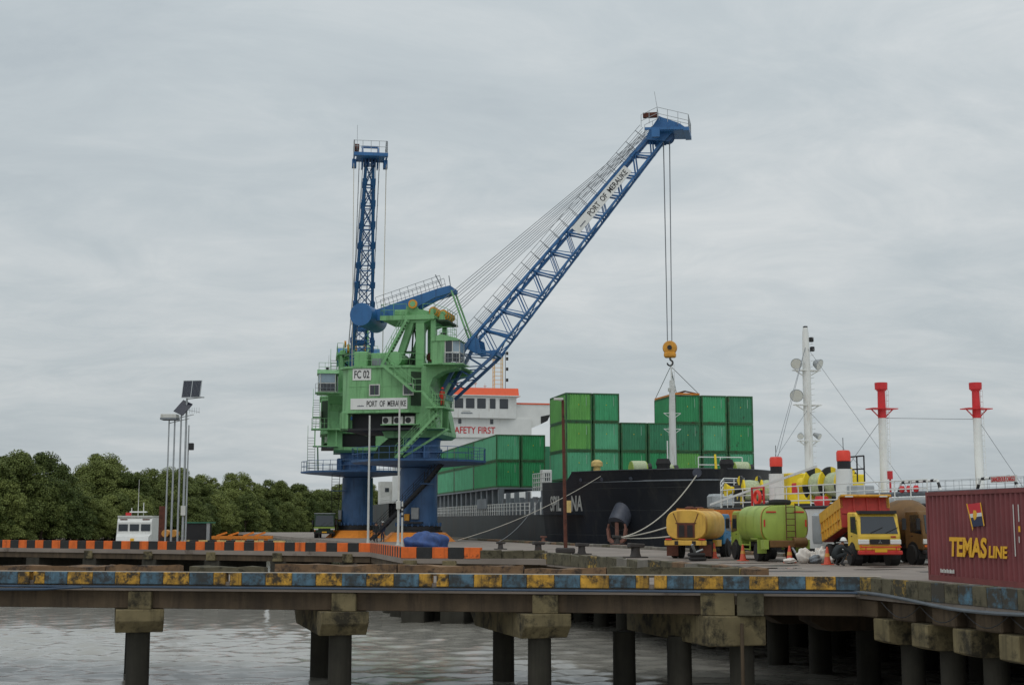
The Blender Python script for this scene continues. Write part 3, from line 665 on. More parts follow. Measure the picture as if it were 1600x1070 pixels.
    for sg in (-1, 1):
        pl = MB()
        u, d = node(0,.02,sg), node(1,.03,sg); e = Vector((0,.06*sg,0))
        pl.prism([(u.x-.35,u.z-.2),(u.x+.45,u.z+.55),(u.x+.95,u.z+.3),(u.x+1.15,u.z-.8),(d.x+.5,d.z+.35),(d.x,d.z-.25),(d.x-.7,d.z+.1),(u.x+.7,u.z-1.0)], u.y-.05, u.y+.05, 'Y')
        pl.build('gusset_plate', B, jib)
    MB().bar(node(0,.03,-1), node(0,.03,1), .4).bar(node(1,.03,-1), node(1,.03,1), .3).bar(FT+Vector((0,-1.7,0)), FT+Vector((0,1.7,0)), .4).build('cross_tube', B, jib)
    n = 11; ts = [(1-.86**i)/(1-.86**n)*1.0 if False else i/n for i in range(n+1)]
    for i in range(n):
        t0, t1 = ts[i], ts[i+1]; tm = (t0+t1)/2
        for sg in (-1, 1):
            for dz in (-.10, .10):
                MB().bar(node(0,t0,sg)+Vector((dz,0,dz)), node(1,tm-.02,sg)+Vector((dz,0,dz)), .06, .07).build('brace', B, jib)
                MB().bar(node(1,tm-.02,sg)+Vector((dz,0,dz)), node(0,t1,sg)+Vector((dz,0,dz)), .06, .07).build('brace', B, jib)
            MB().bar(node(0,t1,sg), node(1,t1+.015,sg) if i < n-1 else node(1,1,sg), .15, .13).build('strut', B, jib)
            g = node(1,tm-.02,sg); g2 = node(0,t1,sg)
            MB().bar(g+Vector((-.22,0,-.25)), g+Vector((.22,0,.25)), .12, .42, (0,1,0)).build('node_plate', B, jib)
            MB().bar(g2+Vector((-.2,0,-.23)), g2+Vector((.2,0,.23)), .16, .44, (0,1,0)).build('node_plate', B, jib)
        for low in (0, 1):
            MB().bar(node(low,t0,-1), node(low,t1,1), .07).build('brace', B, jib); MB().bar(node(low,t0,1), node(low,t1,-1), .07).build('brace', B, jib)
            MB().bar(node(low,t1,-1), node(low,t1,1), .1).build('strut', B, jib)
    # walkway on the jib: rungs and a rail
    dj = (U1-U0).normalized(); nj = Vector((-dj.z,0,dj.x)); ln = (U1-U0).length
    rung = MB().bar((0,-.28,0),(0,.28,0),.05,.03).mesh('walkway_rung', 'black')
    wk = MB()
    for y in (-.3, .3): wk.bar(U0+nj*.22+Vector((0,y,0)), U1+nj*.22+Vector((0,y,0)), .04, .08)
    wk = wk.build('walkway', B, K)
    for i in range(60): obj('walkway_rung', rung, wk, loc=U0+nj*.22+dj*(ln*(i+.5)/60))
    m = MB()
    for y in (-.95, .95):
        for i in range(20):
            p = U0+dj*(ln*i/19.5)+Vector((0,y,0)); m.bar(p, p+nj*1.15, .06 if y < 0 else .045)
        for h in (.45, .8, 1.15): m.tube(U0+nj*h+Vector((0,y,0)), U1+nj*h+Vector((0,y,0)), .022, n=4)
    m.build('jib_rail', 'cable', K)
    if signs:
        a, b = node(0,.56,-1).lerp(node(1,.56,-1), .38), node(0,.85,-1).lerp(node(1,.85,-1), .38); a.y -= .2; b.y -= .2
        ax = (b-a).normalized(); pn = Vector((-ax.z,0,ax.x)); fm = frame((a+b)/2, ax, pn); ln2 = (b-a).length
        mm = MB(); mm.M = fm; sp = mm.box(-ln2/2,ln2/2,-.43,.43,-.03,.03).build('jib_sign', 'white', jib)
        text('PORT  OF  MERAUKE', ln2*.70, .5, 'ink', sp, fm @ Matrix.Translation((ln2*.11,0,.04)), bold=.01)
        for k_ in range(5):
            mm = MB(); mm.M = fm; mm.box(-ln2*.42+.14*k_,-ln2*.42+.1+.14*k_,-.16,-.06,.03,.045).build('small_print', 'logo_navy', sp)
    # jib head
    hd = MB()
    for sg in (-1, 1):
        hd.prism([(20.3,34.5),(20.5,35.1),(21.5,36.5),(23.2,35.8),(24.0,35.2),(22.6,35.0),(21.9,34.3)], sg*.72-.05, sg*.72+.05, 'Y')
    hd.box(21.3,23.6,-1.3,1.3,35.0,35.1).bar((21.5,-.8,36.4),(21.5,.8,36.4),.2)
    hd.bar((20.3,-1.5,35.25),(23.6,-1.5,35.1),.12,.22).bar((20.3,1.5,35.25),(23.6,1.5,35.1),.12,.22).box(23.6,24.1,-1.56,1.56,34.9,35.2)
    for sg in (-1, 1): hd.box(20.9,21.6,sg*1.45-.2,sg*1.45+.2,34.45,35.2)
    hd = hd.build('jib_head', B, K)
    for y in (-.45, -.15, .15, .45): MB().lathe([(.55,-.07),(.5,0),(.55,.07)], 20, 'Y', (22.15,y,34.85)).build('sheave', 'crane_navy', hd)
    m = MB(); rail(m, [(20.0,-1.5,35.4),(21.4,-1.5,36.0),(24.05,-1.5,35.2),(24.05,1.5,35.2),(21.4,1.5,36.0),(20.0,1.5,35.4)], 1.1, .8, .025)
    m.tube((21.55,-1.2,36),(21.15,-1.2,38.6),.02,n=4); m.build('head_rail', 'galv', hd)
    MB().box(20.15,21.4,-1.4,-1.0,36.3,36.7).build('head_lamp', 'rust_pole', hd)
    # ropes
    for y in (-1.25, -.45, .45, 1.25):
        MB().tube((1.55,y,20.3),(20.85,y*.45,35.7),.028,n=5).build('luffing_rope', 'cable', K)
        MB().tube((2.45,y,19.6),(19.2,y*.45,34.0),.026,n=5).build('luffing_rope', 'cable', K)
    if hook_z:
        hx = 22.05
        for x in (-.28, .25):
            for y in (-.16, .16): MB().tube((hx+x,y*1.6,34.6),(hx+x*.7,y,hook_z+.8),.028,n=5).build('hoist_rope', 'cable', K)
        hb = MB().lathe([(.2,-.34),(.55,-.3),(.62,-.1),(.62,.1),(.55,.3),(.2,.34)], 20, 'Y', (hx,0,hook_z+.28)).build('hook_block', 'sheave', K, smooth=True)
        MB().box(hx-.5,hx+.5,-.4,.4,hook_z-.55,hook_z-.1).build('block_weight', 'sheave', hb, bevel=.1)
        MB().lathe([(.2,-.42),(.2,.42)], 12, 'Y', (hx,0,hook_z+.28)).build('axle', 'black', hb)
        m = MB(); pts = [Vector((hx+.24*math.sin(a), 0, hook_z-1.0-.24*math.cos(a)-.0)) for a in [R(d) for d in range(180, -91, -30)]]
        m.path([(hx,0,hook_z-.5)]+pts, .07, 8); m.build('hook', 'black', hb)
    else:
        for x in (-.28, .25):
            for y in (-1.5, 1.5): MB().tube((22.1+x,y,34.6),(22.1+x,y*.9,12.0),.028,n=5).build('hoist_rope', 'rope', K)
    return K
FC = Vector((-8.15, 118, 0)); FA = math.atan2(-.2, .98)
crane = make_crane('green and blue harbour crane marked FC 02, its jib reaching over the container ship', FC, FA, True, hook_z=at(1048, 548, 113.3).z)
crane2 = make_crane('rear harbour crane half hidden behind the FC 02 crane, its jib standing upright in view', Vector((-16.4, 143.6, 0)), math.atan2(-.99, .145), False, hook_z=0)
# ------------------------------------------------------------------ shipping containers (origin: centre of the base)
def container_meshes(length, mats_end):
    """corrugated walls as real folds; returns meshes for the parts"""
    Wd, H = 2.44, 2.59; l2, w2 = length/2, Wd/2
    def corrug(n, span, depth):
        pts = []; p = span/n
        for i in range(n):
            a = -span/2+i*p
            pts += [(a, 0), (a+p*.32, 0), (a+p*.5, -depth), (a+p*.82, -depth)]
        return pts+[(span/2, 0)]
    def wall(n, span, place):
        m = MB(); pr = corrug(n, span, .055)
        for (a, d), (b, e) in zip(pr[:-1], pr[1:]):
            m.add([place(a,d,.16), place(b,e,.16), place(b,e,H-.12), place(a,d,H-.12)], [(0,1,2,3)])
        return m
    side = [wall(22 if length < 7 else 44, length-.24, lambda a,d,z,sg=sg: (a, sg*(w2-.02+d), z)) for sg in (-1, 1)]
    end = [wall(9, Wd-.28, lambda a,d,z,sg=sg: (sg*(l2-.02+d), a, z)) for sg in (-1, 1)]
    fr = MB()
    for sx in (-1, 1):
        for sy in (-1, 1):
            fr.box(*sorted((sx*l2, sx*(l2-.12))), *sorted((sy*w2, sy*(w2-.14))), 0, H)
        fr.box(*sorted((sx*l2, sx*(l2-.08))), -w2+.14, w2-.14, 0, .16).box(*sorted((sx*l2, sx*(l2-.08))), -w2+.14, w2-.14, H-.12, H)
    for sy in (-1, 1):
        fr.box(-l2+.12, l2-.12, *sorted((sy*w2, sy*(w2-.06))), 0, .16).box(-l2+.12, l2-.12, *sorted((sy*w2, sy*(w2-.06))), H-.12, H)
    roof = MB(); n = 20
    for i in range(n):
        a, b = -l2+.1+(length-.2)*i/n, -l2+.1+(length-.2)*(i+1)/n; q = (b-a)/4
        z0, z1 = H-.03, H-.055
        for p, u, v, w_ in ((a,a+q,z0,z0),(a+q,a+1.5*q,z0,z1),(a+1.5*q,a+3.5*q,z1,z1),(a+3.5*q,b,z1,z0)):
            roof.add([(p,-w2+.06,v),(u,-w2+.06,w_),(u,w2-.06,w_),(p,w2-.06,v)], [(0,1,2,3)])
    floor = MB().box(-l2+.1, l2-.1, -w2+.05, w2-.05, .05, .15)
    return side, end, fr, roof, floor
BOXM = {}
for i, ln_ in [(i, l) for l in (6.06, 12.19) for i in range(5)]:
    if i == 0: _s, _e, _f, _r, _b = container_meshes(ln_, None)
    mt = 'box_green_%d' % i
    BOXM[i, ln_] = dict(side=[x.mesh('side_panel', mt) for x in _s], end=[x.mesh('end_panel', mt) for x in _e], frame=_f.mesh('corner_frame', 'box_post'), roof=_r.mesh('roof_panel', mt), floor=_b.mesh('floor', 'box_post'))
mk = MB().box(-.025, -.018, .68, .73, 1.45, 2.25).mesh('number_marking', 'faint_mark'); mk2 = MB().box(-.025, -.016, -.04, .04, 1.5, 1.57).mesh('warning_mark', 'yellow')
stripe = MB().box(.01, .07, -1.236, -1.224, .2, 2.45).mesh('white_strip', 'offwhite')
def green_box(i, loc, rotz, label, marks=True, strip=False, length=6.06):
    t = thing('shipping_container', label, 'container', loc, rotz, 'green containers stacked on the ship'); d = BOXM[i, length]
    for me in d['side']: obj('side_panel', me, t)
    for me in d['end']: obj('end_panel', me, t)
    obj('corner_frame', d['frame'], t); obj('roof_panel', d['roof'], t); obj('floor', d['floor'], t)
    if marks: obj('number_marking', mk, t, loc=(length/2, 0, 0)); obj('warning_mark', mk2, t, loc=(length/2, 0, 0))
    if strip: obj('white_strip', stripe, t, loc=(-length/2, 0, 0))
    return t

# ------------------------------------------------------------------ container ship: local x forward, y to port, z = 0 at quay level
SC = Vector((13.6, 122.6, 0)); SA = math.atan2(-.978, .208)
ship = thing('container_ship', 'black hulled container ship berthed bow towards the camera with SAFETY FIRST on its white bridge', 'ship', SC, SA)
fw = lambda x, y, z=0: SC+Matrix.Rotation(SA, 3, 'Z') @ Vector((x, y, z))
YC = -0.9            # hull centreline
def half(x, z):      # half-breadth of the hull at station x, height z
    deck = 12.0 if x < -8 else 12.0*max(0.0, 1-((x+8)/25.1)**2.2)**.62
    wl = 12.0 if x < -12 else 12.0*max(0.0, 1-((x+12)/26.0)**2.6)**.8
    t = min(1, max(0, (z-WATER)/(5.75-WATER))); return wl+(deck-wl)*t**1.5
def hull_strip(x0, x1, n, zs, sg):
    rows = []
    for i in range(n+1):
        x = x0+(x1-x0)*i/n; row = []
        for z in zs:
            if x > 13.0:                                  # raked stem
                t = (z-WATER)/(5.75-WATER); xx = 13.0+(x-13.0)*(0.12+.88*max(0,t)**.8)
            else: xx = x
            hb = half(min(x, 17.05), z)
            if i == n and x1 > 16: hb = 0.0
            row.append((xx, YC+sg*hb, z))
        rows.append(row)
    vs = [p for r in rows for p in r]; k = len(zs)
    return vs, [(i*k+j, (i+1)*k+j, (i+1)*k+j+1, i*k+j+1) for i in range(n) for j in range(k-1)]
zs = [WATER-1, WATER, -2, -1, 0, 1, 2, 3, 4, 5, 5.4, 5.8]
def on_px(px, z, lo=-14, hi=16.8):        # station on the starboard side below an image column
    def e(x):
        p = fw(x, YC-half(x, z), z); return abs(800+2100*p.x/p.y-px)
    return min(np.linspace(lo, hi, 700), key=e)
XT, XM, XB = on_px(893, 6.1), on_px(884, 5.2), on_px(846, 3.6)
m = MB()
for sg in (-1, 1): m.add(*hull_strip(XT, 17.1, 34, zs, sg))
for sg in (-1, 1):           # lower step of the bulwark behind the forecastle
    st = [XB+(XT-XB)*i/10 for i in range(11)]; k = 7; rows = []
    for x in st:
        zt = 2.3+2.3*min(1, (x-XB)/.5) if x < XB+.5 else (5.05 if x < XM else 5.05+.75*(x-XM)/(XT-XM))
        zt = 3.0 if x == XB else zt
        rows.append([(x, YC+sg*half(x, z), z) for z in [WATER-1+(zt-WATER+1)*(j/(k-1)) for j in range(k)]])
    m.add([p for r in rows for p in r], [(i*k+j, (i+1)*k+j, (i+1)*k+j+1, i*k+j+1) for i in range(10) for j in range(k-1)])
fore = m.build('bow_hull', 'hull_black', ship, smooth=True)
m = MB(); dk = [(XM+(16.9-XM)*i/20, half(XM+(16.9-XM)*i/20, 5.0)-.03) for i in range(21)]
m.prism([(x, YC-h) for x, h in dk]+[(x, YC+h) for x, h in reversed(dk)], 4.9, 5.0); m.build('forecastle_deck', 'ship_grey', ship)
MB().box(XM-.1,XM,YC-half(XM,2)+.1,YC+half(XM,2)-.1,2.3,4.9).build('forecastle_front', 'ship_grey', ship)
zs2 = [WATER-1, WATER, -2, -1, 0, 1, 2.3]
m = MB()
for sg in (-1, 1): m.add(*hull_strip(-100, XB, 40, zs2, sg))
m.add([(-100,YC-12,2.25),(-10,YC-12,2.25),(XT,YC-10.2,2.25),(XT,YC+10.2,2.25),(-10,YC+12,2.25),(-100,YC+12,2.25)], [(0,1,2,3,4,5)])
m.build('side_hull', 'hull_side', ship, smooth=True)
m = MB()
for sg in (-1, 1): m.add(*hull_strip(-124, -100, 8, [WATER-1, WATER, 0, 2.3, 4.6], sg))
m.add([(-124,YC-12,4.6),(-100,YC-12,4.6),(-100,YC+12,4.6),(-124,YC+12,4.6)], [(0,1,2,3)]); m.add([(-124,YC-12,-4),(-124,YC+12,-4),(-124,YC+12,4.6),(-124,YC-12,4.6)], [(0,1,2,3)])
m.build('stern_hull', 'hull_side', ship)
for z_ in (.6, 2.6, 4.4):
    MB().path([(x, YC-half(x, z_)-.004, z_) for x in np.linspace(XB+.2, 16.0, 20)], .018, 4).build('plate_seam', 'hull_side', fore)
# bow lettering, hawse pipe, anchor: on the starboard bow
def bow_frame(x, z):
    y = YC-half(x, z); e = .05
    tx = Vector((2*e, -(half(x+e,z)-half(x-e,z)), 0)); tz = Vector((0, -(half(x,z+e)-half(x,z-e)), 2*e))
    return Vector((x, y, z)), tx.normalized(), tz.normalized()
zn = at(885, 787, 119).z
zl = [zn-.7, zn-.35, zn, zn+.35, zn+.7]
def bow_text(body, pa, pb):               # letters laid on the curved plating
    me = text(body, 1, 1, 'white', fore, Matrix.Identity(4), bold=.03).data
    XA = [on_px(pa, z) for z in zl]; XE = [on_px(pb, z) for z in zl]
    for v in me.vertices:
        z = zn+v.co.y*1.3; xa, xb = np.interp(z, zl, XA), np.interp(z, zl, XE)
        x = xa+(xb-xa)*(v.co.x+.5); nn = bow_frame(x, z); n_ = nn[1].cross(nn[2]); n_ = n_ if n_.y < 0 else -n_
        v.co = nn[0]+n_*.04
bow_text('SPIL', 860, 877); bow_text('NA', 892.5, 910)
xh = on_px(969, at(969, 800, 112).z); zh = at(969, 806, 112).z
o, tx, tz = bow_frame(xh, zh); nrm = tx.cross(tz); nrm = nrm if nrm.y < 0 else -nrm
dr = (nrm+Vector((0,0,-.55))).normalized()
m = MB().tube(o-dr*1.6+Vector((0,0,.5)), o+dr*.95, 0.95, 0.82, n=20); m.build('hawse_bolster', 'hawse', fore, smooth=True)
a0 = o+dr*.9; up = Vector((0,0,1)); hz = tx.copy(); hz.z = 0; hz.normalize()
MB().lathe([(.6,0),(.6,.03)], 18, 'Z').build('hawse_mouth', 'black', fore).matrix_local = Matrix.Translation(o+dr*.955) @ dr.to_track_quat('Z','Y').to_matrix().to_4x4()
an = MB(); f_ = a0+nrm*.15
an.bar(f_+up*.15, f_-up*1.75, .26, .3)
for sg in (-1, 1):
    an.bar(f_-up*1.75, f_-up*1.2+hz*sg*.78, .3, .3); an.bar(f_-up*1.25+hz*sg*.75, f_-up*.35+hz*sg*.88, .3, .22); an.bar(f_-up*.4+hz*sg*.88, f_+up*.02+hz*sg*.78, .24, .1)
an.bar(f_-up*1.8-hz*.95, f_-up*1.8+hz*.95, .22, .3)
an.build('anchor', 'anchor', ship, bevel=.03)
for px in (1088, 940, 907, 985):
    z = at(px, 741 if px > 1000 else 748, 110).z; x = on_px(px, z); o_, tx_, tz_ = bow_frame(x, z); n2 = tx_.cross(tz_); n2 = n2 if n2.y < 0 else -n2
    r = .36 if px > 1000 else .16
    MB().tube(o_-n2*.2, o_+n2*.07, r, n=16).build('fairlead', 'hawse', fore, smooth=True)
FAIR = [fw(*bow_frame(on_px(1088, 5.4), 5.4)[0]), fw(*bow_frame(on_px(938, 5.4), 5.4)[0])]
for sg in (-1, 1): MB().path([(x, YC+sg*half(x, 5.8), 5.8) for x in np.linspace(XT, 17.0, 22)], .07, 6).build('bulwark_cap', 'hull_black', fore)
# deck gear on the forecastle
def winch(x, y, r=.75, w=1.2):
    for e_ in (-w/2-.06, w/2): MB().lathe([(r,e_),(r,e_+.06)], 20, 'Y', (x,y,5.0+r+.25)).build('winch_flange', 'lime', ship)
    MB().lathe([(r*.8,-w/2),(r*.82,0),(r*.8,w/2)], 18, 'Y', (x,y,5.2+r+.25)).build('winch_drum', 'winch_rope', ship, smooth=True)
    MB().box(x-.9,x+.9,y-w,y+w,5.2,5.5).build('winch_bed', 'ship_grey', ship)
    MB().lathe([(.35,w/2),(.42,w/2+.5)], 14, 'Y', (x,y,5.2+r+.25)).build('warping_head', 'black', ship, smooth=True)
winch(7.6, -4.6); winch(7.6, 4.6); winch(8.4, -2.4, .6, 1.0)
for y in (-3.0, 2.6): MB().lathe([(.55,5.2),(.55,6.3),(.65,6.5),(.5,6.9)], 14, c=(9.5,y,0)).build('windlass_housing', 'tyre', ship, smooth=True)
MB().lathe([(.35,5.2),(.3,6.35),(.5,6.4),(.5,6.75),(.2,6.95)], 14, c=(5.4,-7.6,0)).build('ventilator', 'kerb_cream', ship, smooth=True)
rail(MB(), [(7.0,1.0,5.2),(7.0,5.0,5.2)], 2.0, 1.9, .05, 3).build('forecastle_rail', 'white', ship)
MB().tube((6.5,-1.6,5.2),(6.5,-1.6,8.6),.06).build('jack_staff', 'white', ship)
MB().tube((8.2,2.2,5.2),(7.6,2.3,7.4),.14,.1).build('davit', 'yellow', ship)
# foremast
fm_ = MB().lathe([(.34,5.2),(.30,11),(.2,14.2)], 14, c=(3.2,0,0)).build('foremast', 'white', ship, smooth=True)
MB().lathe([(.36,5.2),(.36,5.9)], 14, c=(3.2,0,0)).build('mast_base', 'pipe_blue', fm_)
for z in (9.6, 11.0): MB().prism([(2.9,-.15),(3.5,-.15),(3.5,.15),(2.9,.15)], z, z+.06).bar((3.2,-.8,z+.25),(3.2,.8,z+.25),.06).bar((3.2,-.8,z+.25),(3.2,0,z-.3),.05).bar((3.2,.8,z+.25),(3.2,0,z-.3),.05).build('crosstree', 'white', fm_)
m = MB()
for x in (-.16, .16): m.tube((3.2+.35,x,11.5),(3.2+.25,x,15.6),.02,n=4)
for k in range(14): m.tube((3.5,-.16,11.6+.3*k),(3.5,.16,11.6+.3*k),.016,n=4)
m.build('mast_ladder', 'white', fm_)
MB().box(3.0,3.4,-.3,.3,13.2,13.5).build('mast_lamp', 'offwhite', fm_)
MB().tube((3.2,0,14.1),(3.2,0,16.2),.05).build('topmast', 'white', fm_)
# hatch coamings, stanchions and rail along the starboard side
MB().box(-92,-1,-10.5,9.5,2.3,3.9).build('hatch_coaming', 'ship_grey', ship)
MB().box(-.3,3.0,-9.5,9.5,2.3,4.9).build('hatch_coaming', 'ship_grey', ship)
for k in range(22):
    x = -13.0-3.05*k
    MB().prism([(x-.25,2.3),(x+.25,2.3),(x+.38,4.9),(x-.38,4.9)], -12.5, -12.0, 'Y').build('container_stanchion', 'ship_grey', ship)
MB().box(-92,-12.8,-12.7,-7.4,4.86,5.02).build('container_bench', 'ship_grey', ship)
for k in range(9):
    x = -11.5+1.7*k
    if x < 2: MB().box(x-.2,x+.2,YC-half(x,2.3)+.5,YC-half(x,2.3)+.9,2.3,3.9+.5*(k % 2)).build('deck_post', 'ship_grey', ship)
m = MB()
for k in range(80):
    x = XB-.6-1.1*k; MB().box(x-.07,x+.07,YC-half(x,2.3)+.02,YC-half(x,2.3)+.1,2.3,3.4).build('rail_post', 'white', ship)
for h in (2.7, 3.05, 3.35): m.tube((XB-.3,-12.6,h),(-8,-12.86,h),.022,n=4).tube((-8,-12.86,h),(-89,-12.86,h),.022,n=4)
m.build('side_rail', 'white', ship)
MB().box(-22,-17,-12.95,-12.8,3.0,4.0).build('gangway_rack', 'ship_grey', ship)
rail(MB(), [(-3.5,-11.2,4.4),(1.8,-10.8,4.4)], 1.6, .6, .04, 4).build('ladder_rail', 'white', ship)
lf = MB().box(-1.6,-.6,-11,-10.1,4.4,6.3).build('deck_locker', 'white', ship, bevel=.05); MB().box(-.6,-.56,-10.8,-10.3,5.3,6.0).build('locker_window', 'glass', lf)
# green deck machinery between the stacks
m = MB().box(-26,-25.4,-7,-2,5,9.8).bar((-25.7,-7,6.5),(-25.7,-2,9.5),.3).bar((-25.7,-7,9.5),(-25.7,-2,6.5),.3)
for k in range(4): m.bar((-25.7,-7+1.6*k,5),(-25.7,-7+1.6*k,10.2),.2)
m.build('lashing_bridge', 'box_green_3', ship)
# bridge house
_before = set(ship.children)
MB().box(-82,-70,-9.2,9.2,4.6,16.2).build('accommodation_block', 'white', ship)
MB().prism([(-70,-7.0),(-80,-7.0),(-80,7.0),(-70,7.0),(-69.4,5.5),(-69.4,-5.5)], 16.2, 19.3).build('wheelhouse', 'white', ship)
MB().prism([(-69.0,-7.4),(-80.5,-7.4),(-80.5,7.4),(-69.0,7.4)], 19.3, 19.42).build('roof_slab', 'white', ship)
MB().prism([(-69.2,19.42),(-80.3,19.42),(-80.3,20.5),(-69.7,20.5)], -7.2, 7.2, 'Y').build('roof_band', 'ship_orange', ship)
for k in range(8):
    y = -6.3+1.62*k; w_ = .62 if k not in (6,) else .42
    x = -69.39 if abs(y) < 5.4 else -69.39-.55*(abs(y)-5.4)/1.6
    MB().box(x-.05,x+.06,y-w_,y+w_,17.55,18.95).build('bridge_window', 'glass', ship, bevel=.05)
for sg in (-1, 1):
    MB().prism([(sg*7.0,18.3),(sg*12.4,18.3),(sg*12.4,16.9),(sg*10.4,15.4),(sg*9.2,14.9),(sg*7.0,14.9)], -72.5, -70.2, 'X').build('bridge_wing', 'white', ship)
    MB().box(-72.6,-70.1,*sorted((sg*7.05,sg*12.45)),18.3,18.5).build('wing_cap', 'ship_orange', ship)
    MB().add([(-70.15,sg*10.6,16.6),(-70.15,sg*12.0,16.9),(-70.15,sg*11.6,16.0),(-70.15,sg*10.6,15.5)], [(0,1,2,3)]).build('wing_opening', 'black', ship)
for y in (-5, -1.2, 3.4): MB().box(-69.98,-69.9,y-.22,y+.22,15.4,16.05).build('porthole', 'glass', ship, bevel=.04)
text('SAFETY FIRST', 6.3, .95, 'red', ship, frame((-69.96,.75,14.5), (0,1,0), (0,0,1)), bold=.01)
MB().box(-69.38,-69.35,-.9,.2,17.12,17.22).build('faint_print', 'offwhite', ship); MB().box(-69.38,-69.35,-1.1,.5,16.8,16.95).build('faint_print', 'ship_grey', ship)
MB().box(-69.95,-69.85,-9.2,9.2,13.4,13.55).build('ledge', 'offwhite', ship)
m = MB()
for (x, y) in ((-73,4.4),(-73,5.6),(-74.2,4.4),(-74.2,5.6)): m.tube((x,y,20.5),(x,y,25.8),.07,n=5)
for k in range(9): m.bar((-73,4.4,20.8+.6*k),(-73,5.6,20.8+.6*k),.06).bar((-73,4.4,20.8+.6*k),(-74.2,4.4,20.8+.6*k),.06)
m.build('radar_mast', 'kerb_cream', ship)
m = MB()
for z in (21.8, 23.4, 24.9, 25.7): m.box(-73.1,-72.8,6.1,6.4,z,z+.45)
m.tube((-73,6.0,20.5),(-73,6.0,26),.04).build('signal_lamps', 'black', ship)
for (y, h) in ((-1.5,1.2),(-3.2,.7),(1.2,1.6),(2.6,.8),(-5,2.4)): MB().tube((-71,y,20.5),(-71,y,20.5+h),.06,.03).lathe([(.22,20.5+h*.4),(.22,20.5+h*.55)], 8, c=(-71,y,0)).build('aerial', 'offwhite', ship)
for o_ in set(ship.children)-_before:
    o_.scale = (1.16, 1.16, 1.16); o_.location = (-18.8, 0, -.277)
# white deckhouse at the stern, seen between the crane columns
sh_ = MB().box(-122,-118.5,-12.2,-7,4.6,8.6).build('stern_house', 'offwhite', ship)
for k in range(3): MB().box(-118.5,-118.44,-11.4+1.5*k,-10.7+1.5*k,6.8,7.5).build('stern_window', 'glass', sh_)
rail(MB(), [(-118.2,-12.3,4.6),(-102,-12.6,4.6)], 1.1, 1.3, .03, 3).build('stern_rail', 'white', ship)

# containers on deck
def stack(x, y, tier, z0, label, i, **k):
    p = fw(x-k.get('length', 6.06)/2, y, z0+tier*2.615); return green_box(i, p, SA, label, **k)
T = ['bottom', 'middle', 'top']
cols = {0: 3, 1: 3, 2: 2, 3: 2, 4: 3, 5: 3, 6: 3}
ordn = ['first', 'second', 'third', 'fourth', 'fifth', 'sixth', 'seventh']
rc = random.Random(5); pick = {(0,2):2,(0,1):2,(0,0):4,(1,2):0,(1,1):4,(1,0):4,(2,1):3,(3,1):3,(4,2):1,(5,2):0,(6,2):3}
for c_, n in cols.items():
    for t_ in range(n):
        tt = T[t_] if n == 3 else ('lower' if t_ == 0 else 'upper')
        stack(0, -7.74+2.58*c_, t_, 5.4, 'green container at the %s of the %s column from the left in the front stack' % (tt, ordn[c_]), pick.get((c_, t_), rc.randint(0, 4)), strip=(c_ == 0))
for t_ in range(3): stack(-7.5, 10.35, t_, 5.0, '%s green container of the column peeping out behind the right end of the front stack' % T[t_], 1)
for b in range(4):
    for c_ in range(2):
        for t_ in range(2):
            stack(-13.6-12.6*b, -11.4+2.56*c_, t_, 5.05, '%s %s green container of the %s row in the stacks behind the crane platform' % ('upper' if t_ else 'lower', 'outer' if c_ == 0 else 'inner', ['nearest', 'second nearest', 'third nearest', 'farthest'][b]), rc.choice((0, 1, 1, 4)), strip=(c_ == 0), length=12.19)
# spreader frame lying on the container below the hook
sp = thing('spreader_frame', 'rusty orange lifting frame on top of the fifth green container column', 'lifting frame', fw(-3.03, 2.58, 5.4+3*2.615), SA)
MB().box(-3.0,3.0,-1.2,-1.05,0,.16).box(-3.0,3.0,1.05,1.2,0,.16).box(-3.0,-2.85,-1.05,1.05,0,.16).box(2.85,3.0,-1.05,1.05,0,.16).build('frame', 'steel_orange', sp)
m = MB().bar((2.9,-1.1,.1),(2.4,0,.38),.12).bar((2.9,1.1,.1),(2.4,0,.38),.12).bar((-2.9,-1.1,.1),(-2.4,0,.38),.12).bar((-2.9,1.1,.1),(-2.4,0,.38),.12).bar((-2.4,0,.38),(2.4,0,.38),.14); m.build('truss', 'rust_pole', sp)
ap = Matrix.Rotation(-SA, 3, 'Z') @ (at(1048, 572, 121.5)-Vector(sp.location))
m = MB()
for x in (-2.95, 2.95):
    for y in (-1.15, 1.15): MB().tube((x,y,.1), ap, .03, n=5).build('sling', 'cable', sp)
# ------------------------------------------------------------------ small tanker moored along the quay: built in quay coordinates
tk = thing('bunker_tanker', 'white hulled tanker along the quay with yellow winches, white masts and red topped posts', 'ship', A0, QA)
SX = 15.2; CXL = 22.6; PX = 30.0
def ty(px, x):                            # quay y of the image column px at lateral offset x
    r = ray(px, 780); k = r.x/r.y; a = A0+VX*x; return (k*a.y-a.x)/(VY.x-k*VY.y)
YB = ty(1128, SX+3)                        # bow end
GZ = 2.42
def outline(z):
    f = 0.0 if z > 1.5 else -.9
    pts = [(SX,-40),(SX,YB-7.5),(SX+.5,YB-5),(SX+1.6,YB-2.4+f),(SX+3.6,YB-.2+f*1.5),(CXL,YB+1.9+f*2)]
    return pts+[(2*CXL-x, y) for x, y in reversed(pts[:-1])]
m = MB(); zs_ = [WATER-1, 0, 1.6, GZ]; m.loft([[(x,y,z) for x, y in outline(z)] for z in zs_]); m.build('hull', 'white', tk)
MB().path([(x,y,GZ+.02) for x, y in outline(GZ)[:6]], .09, 6).build('rubbing_strake', 'black', tk)
MB().box(SX-.06,SX,-40,YB-7.5,.1,.35).build('fender_bar', 'black', tk)
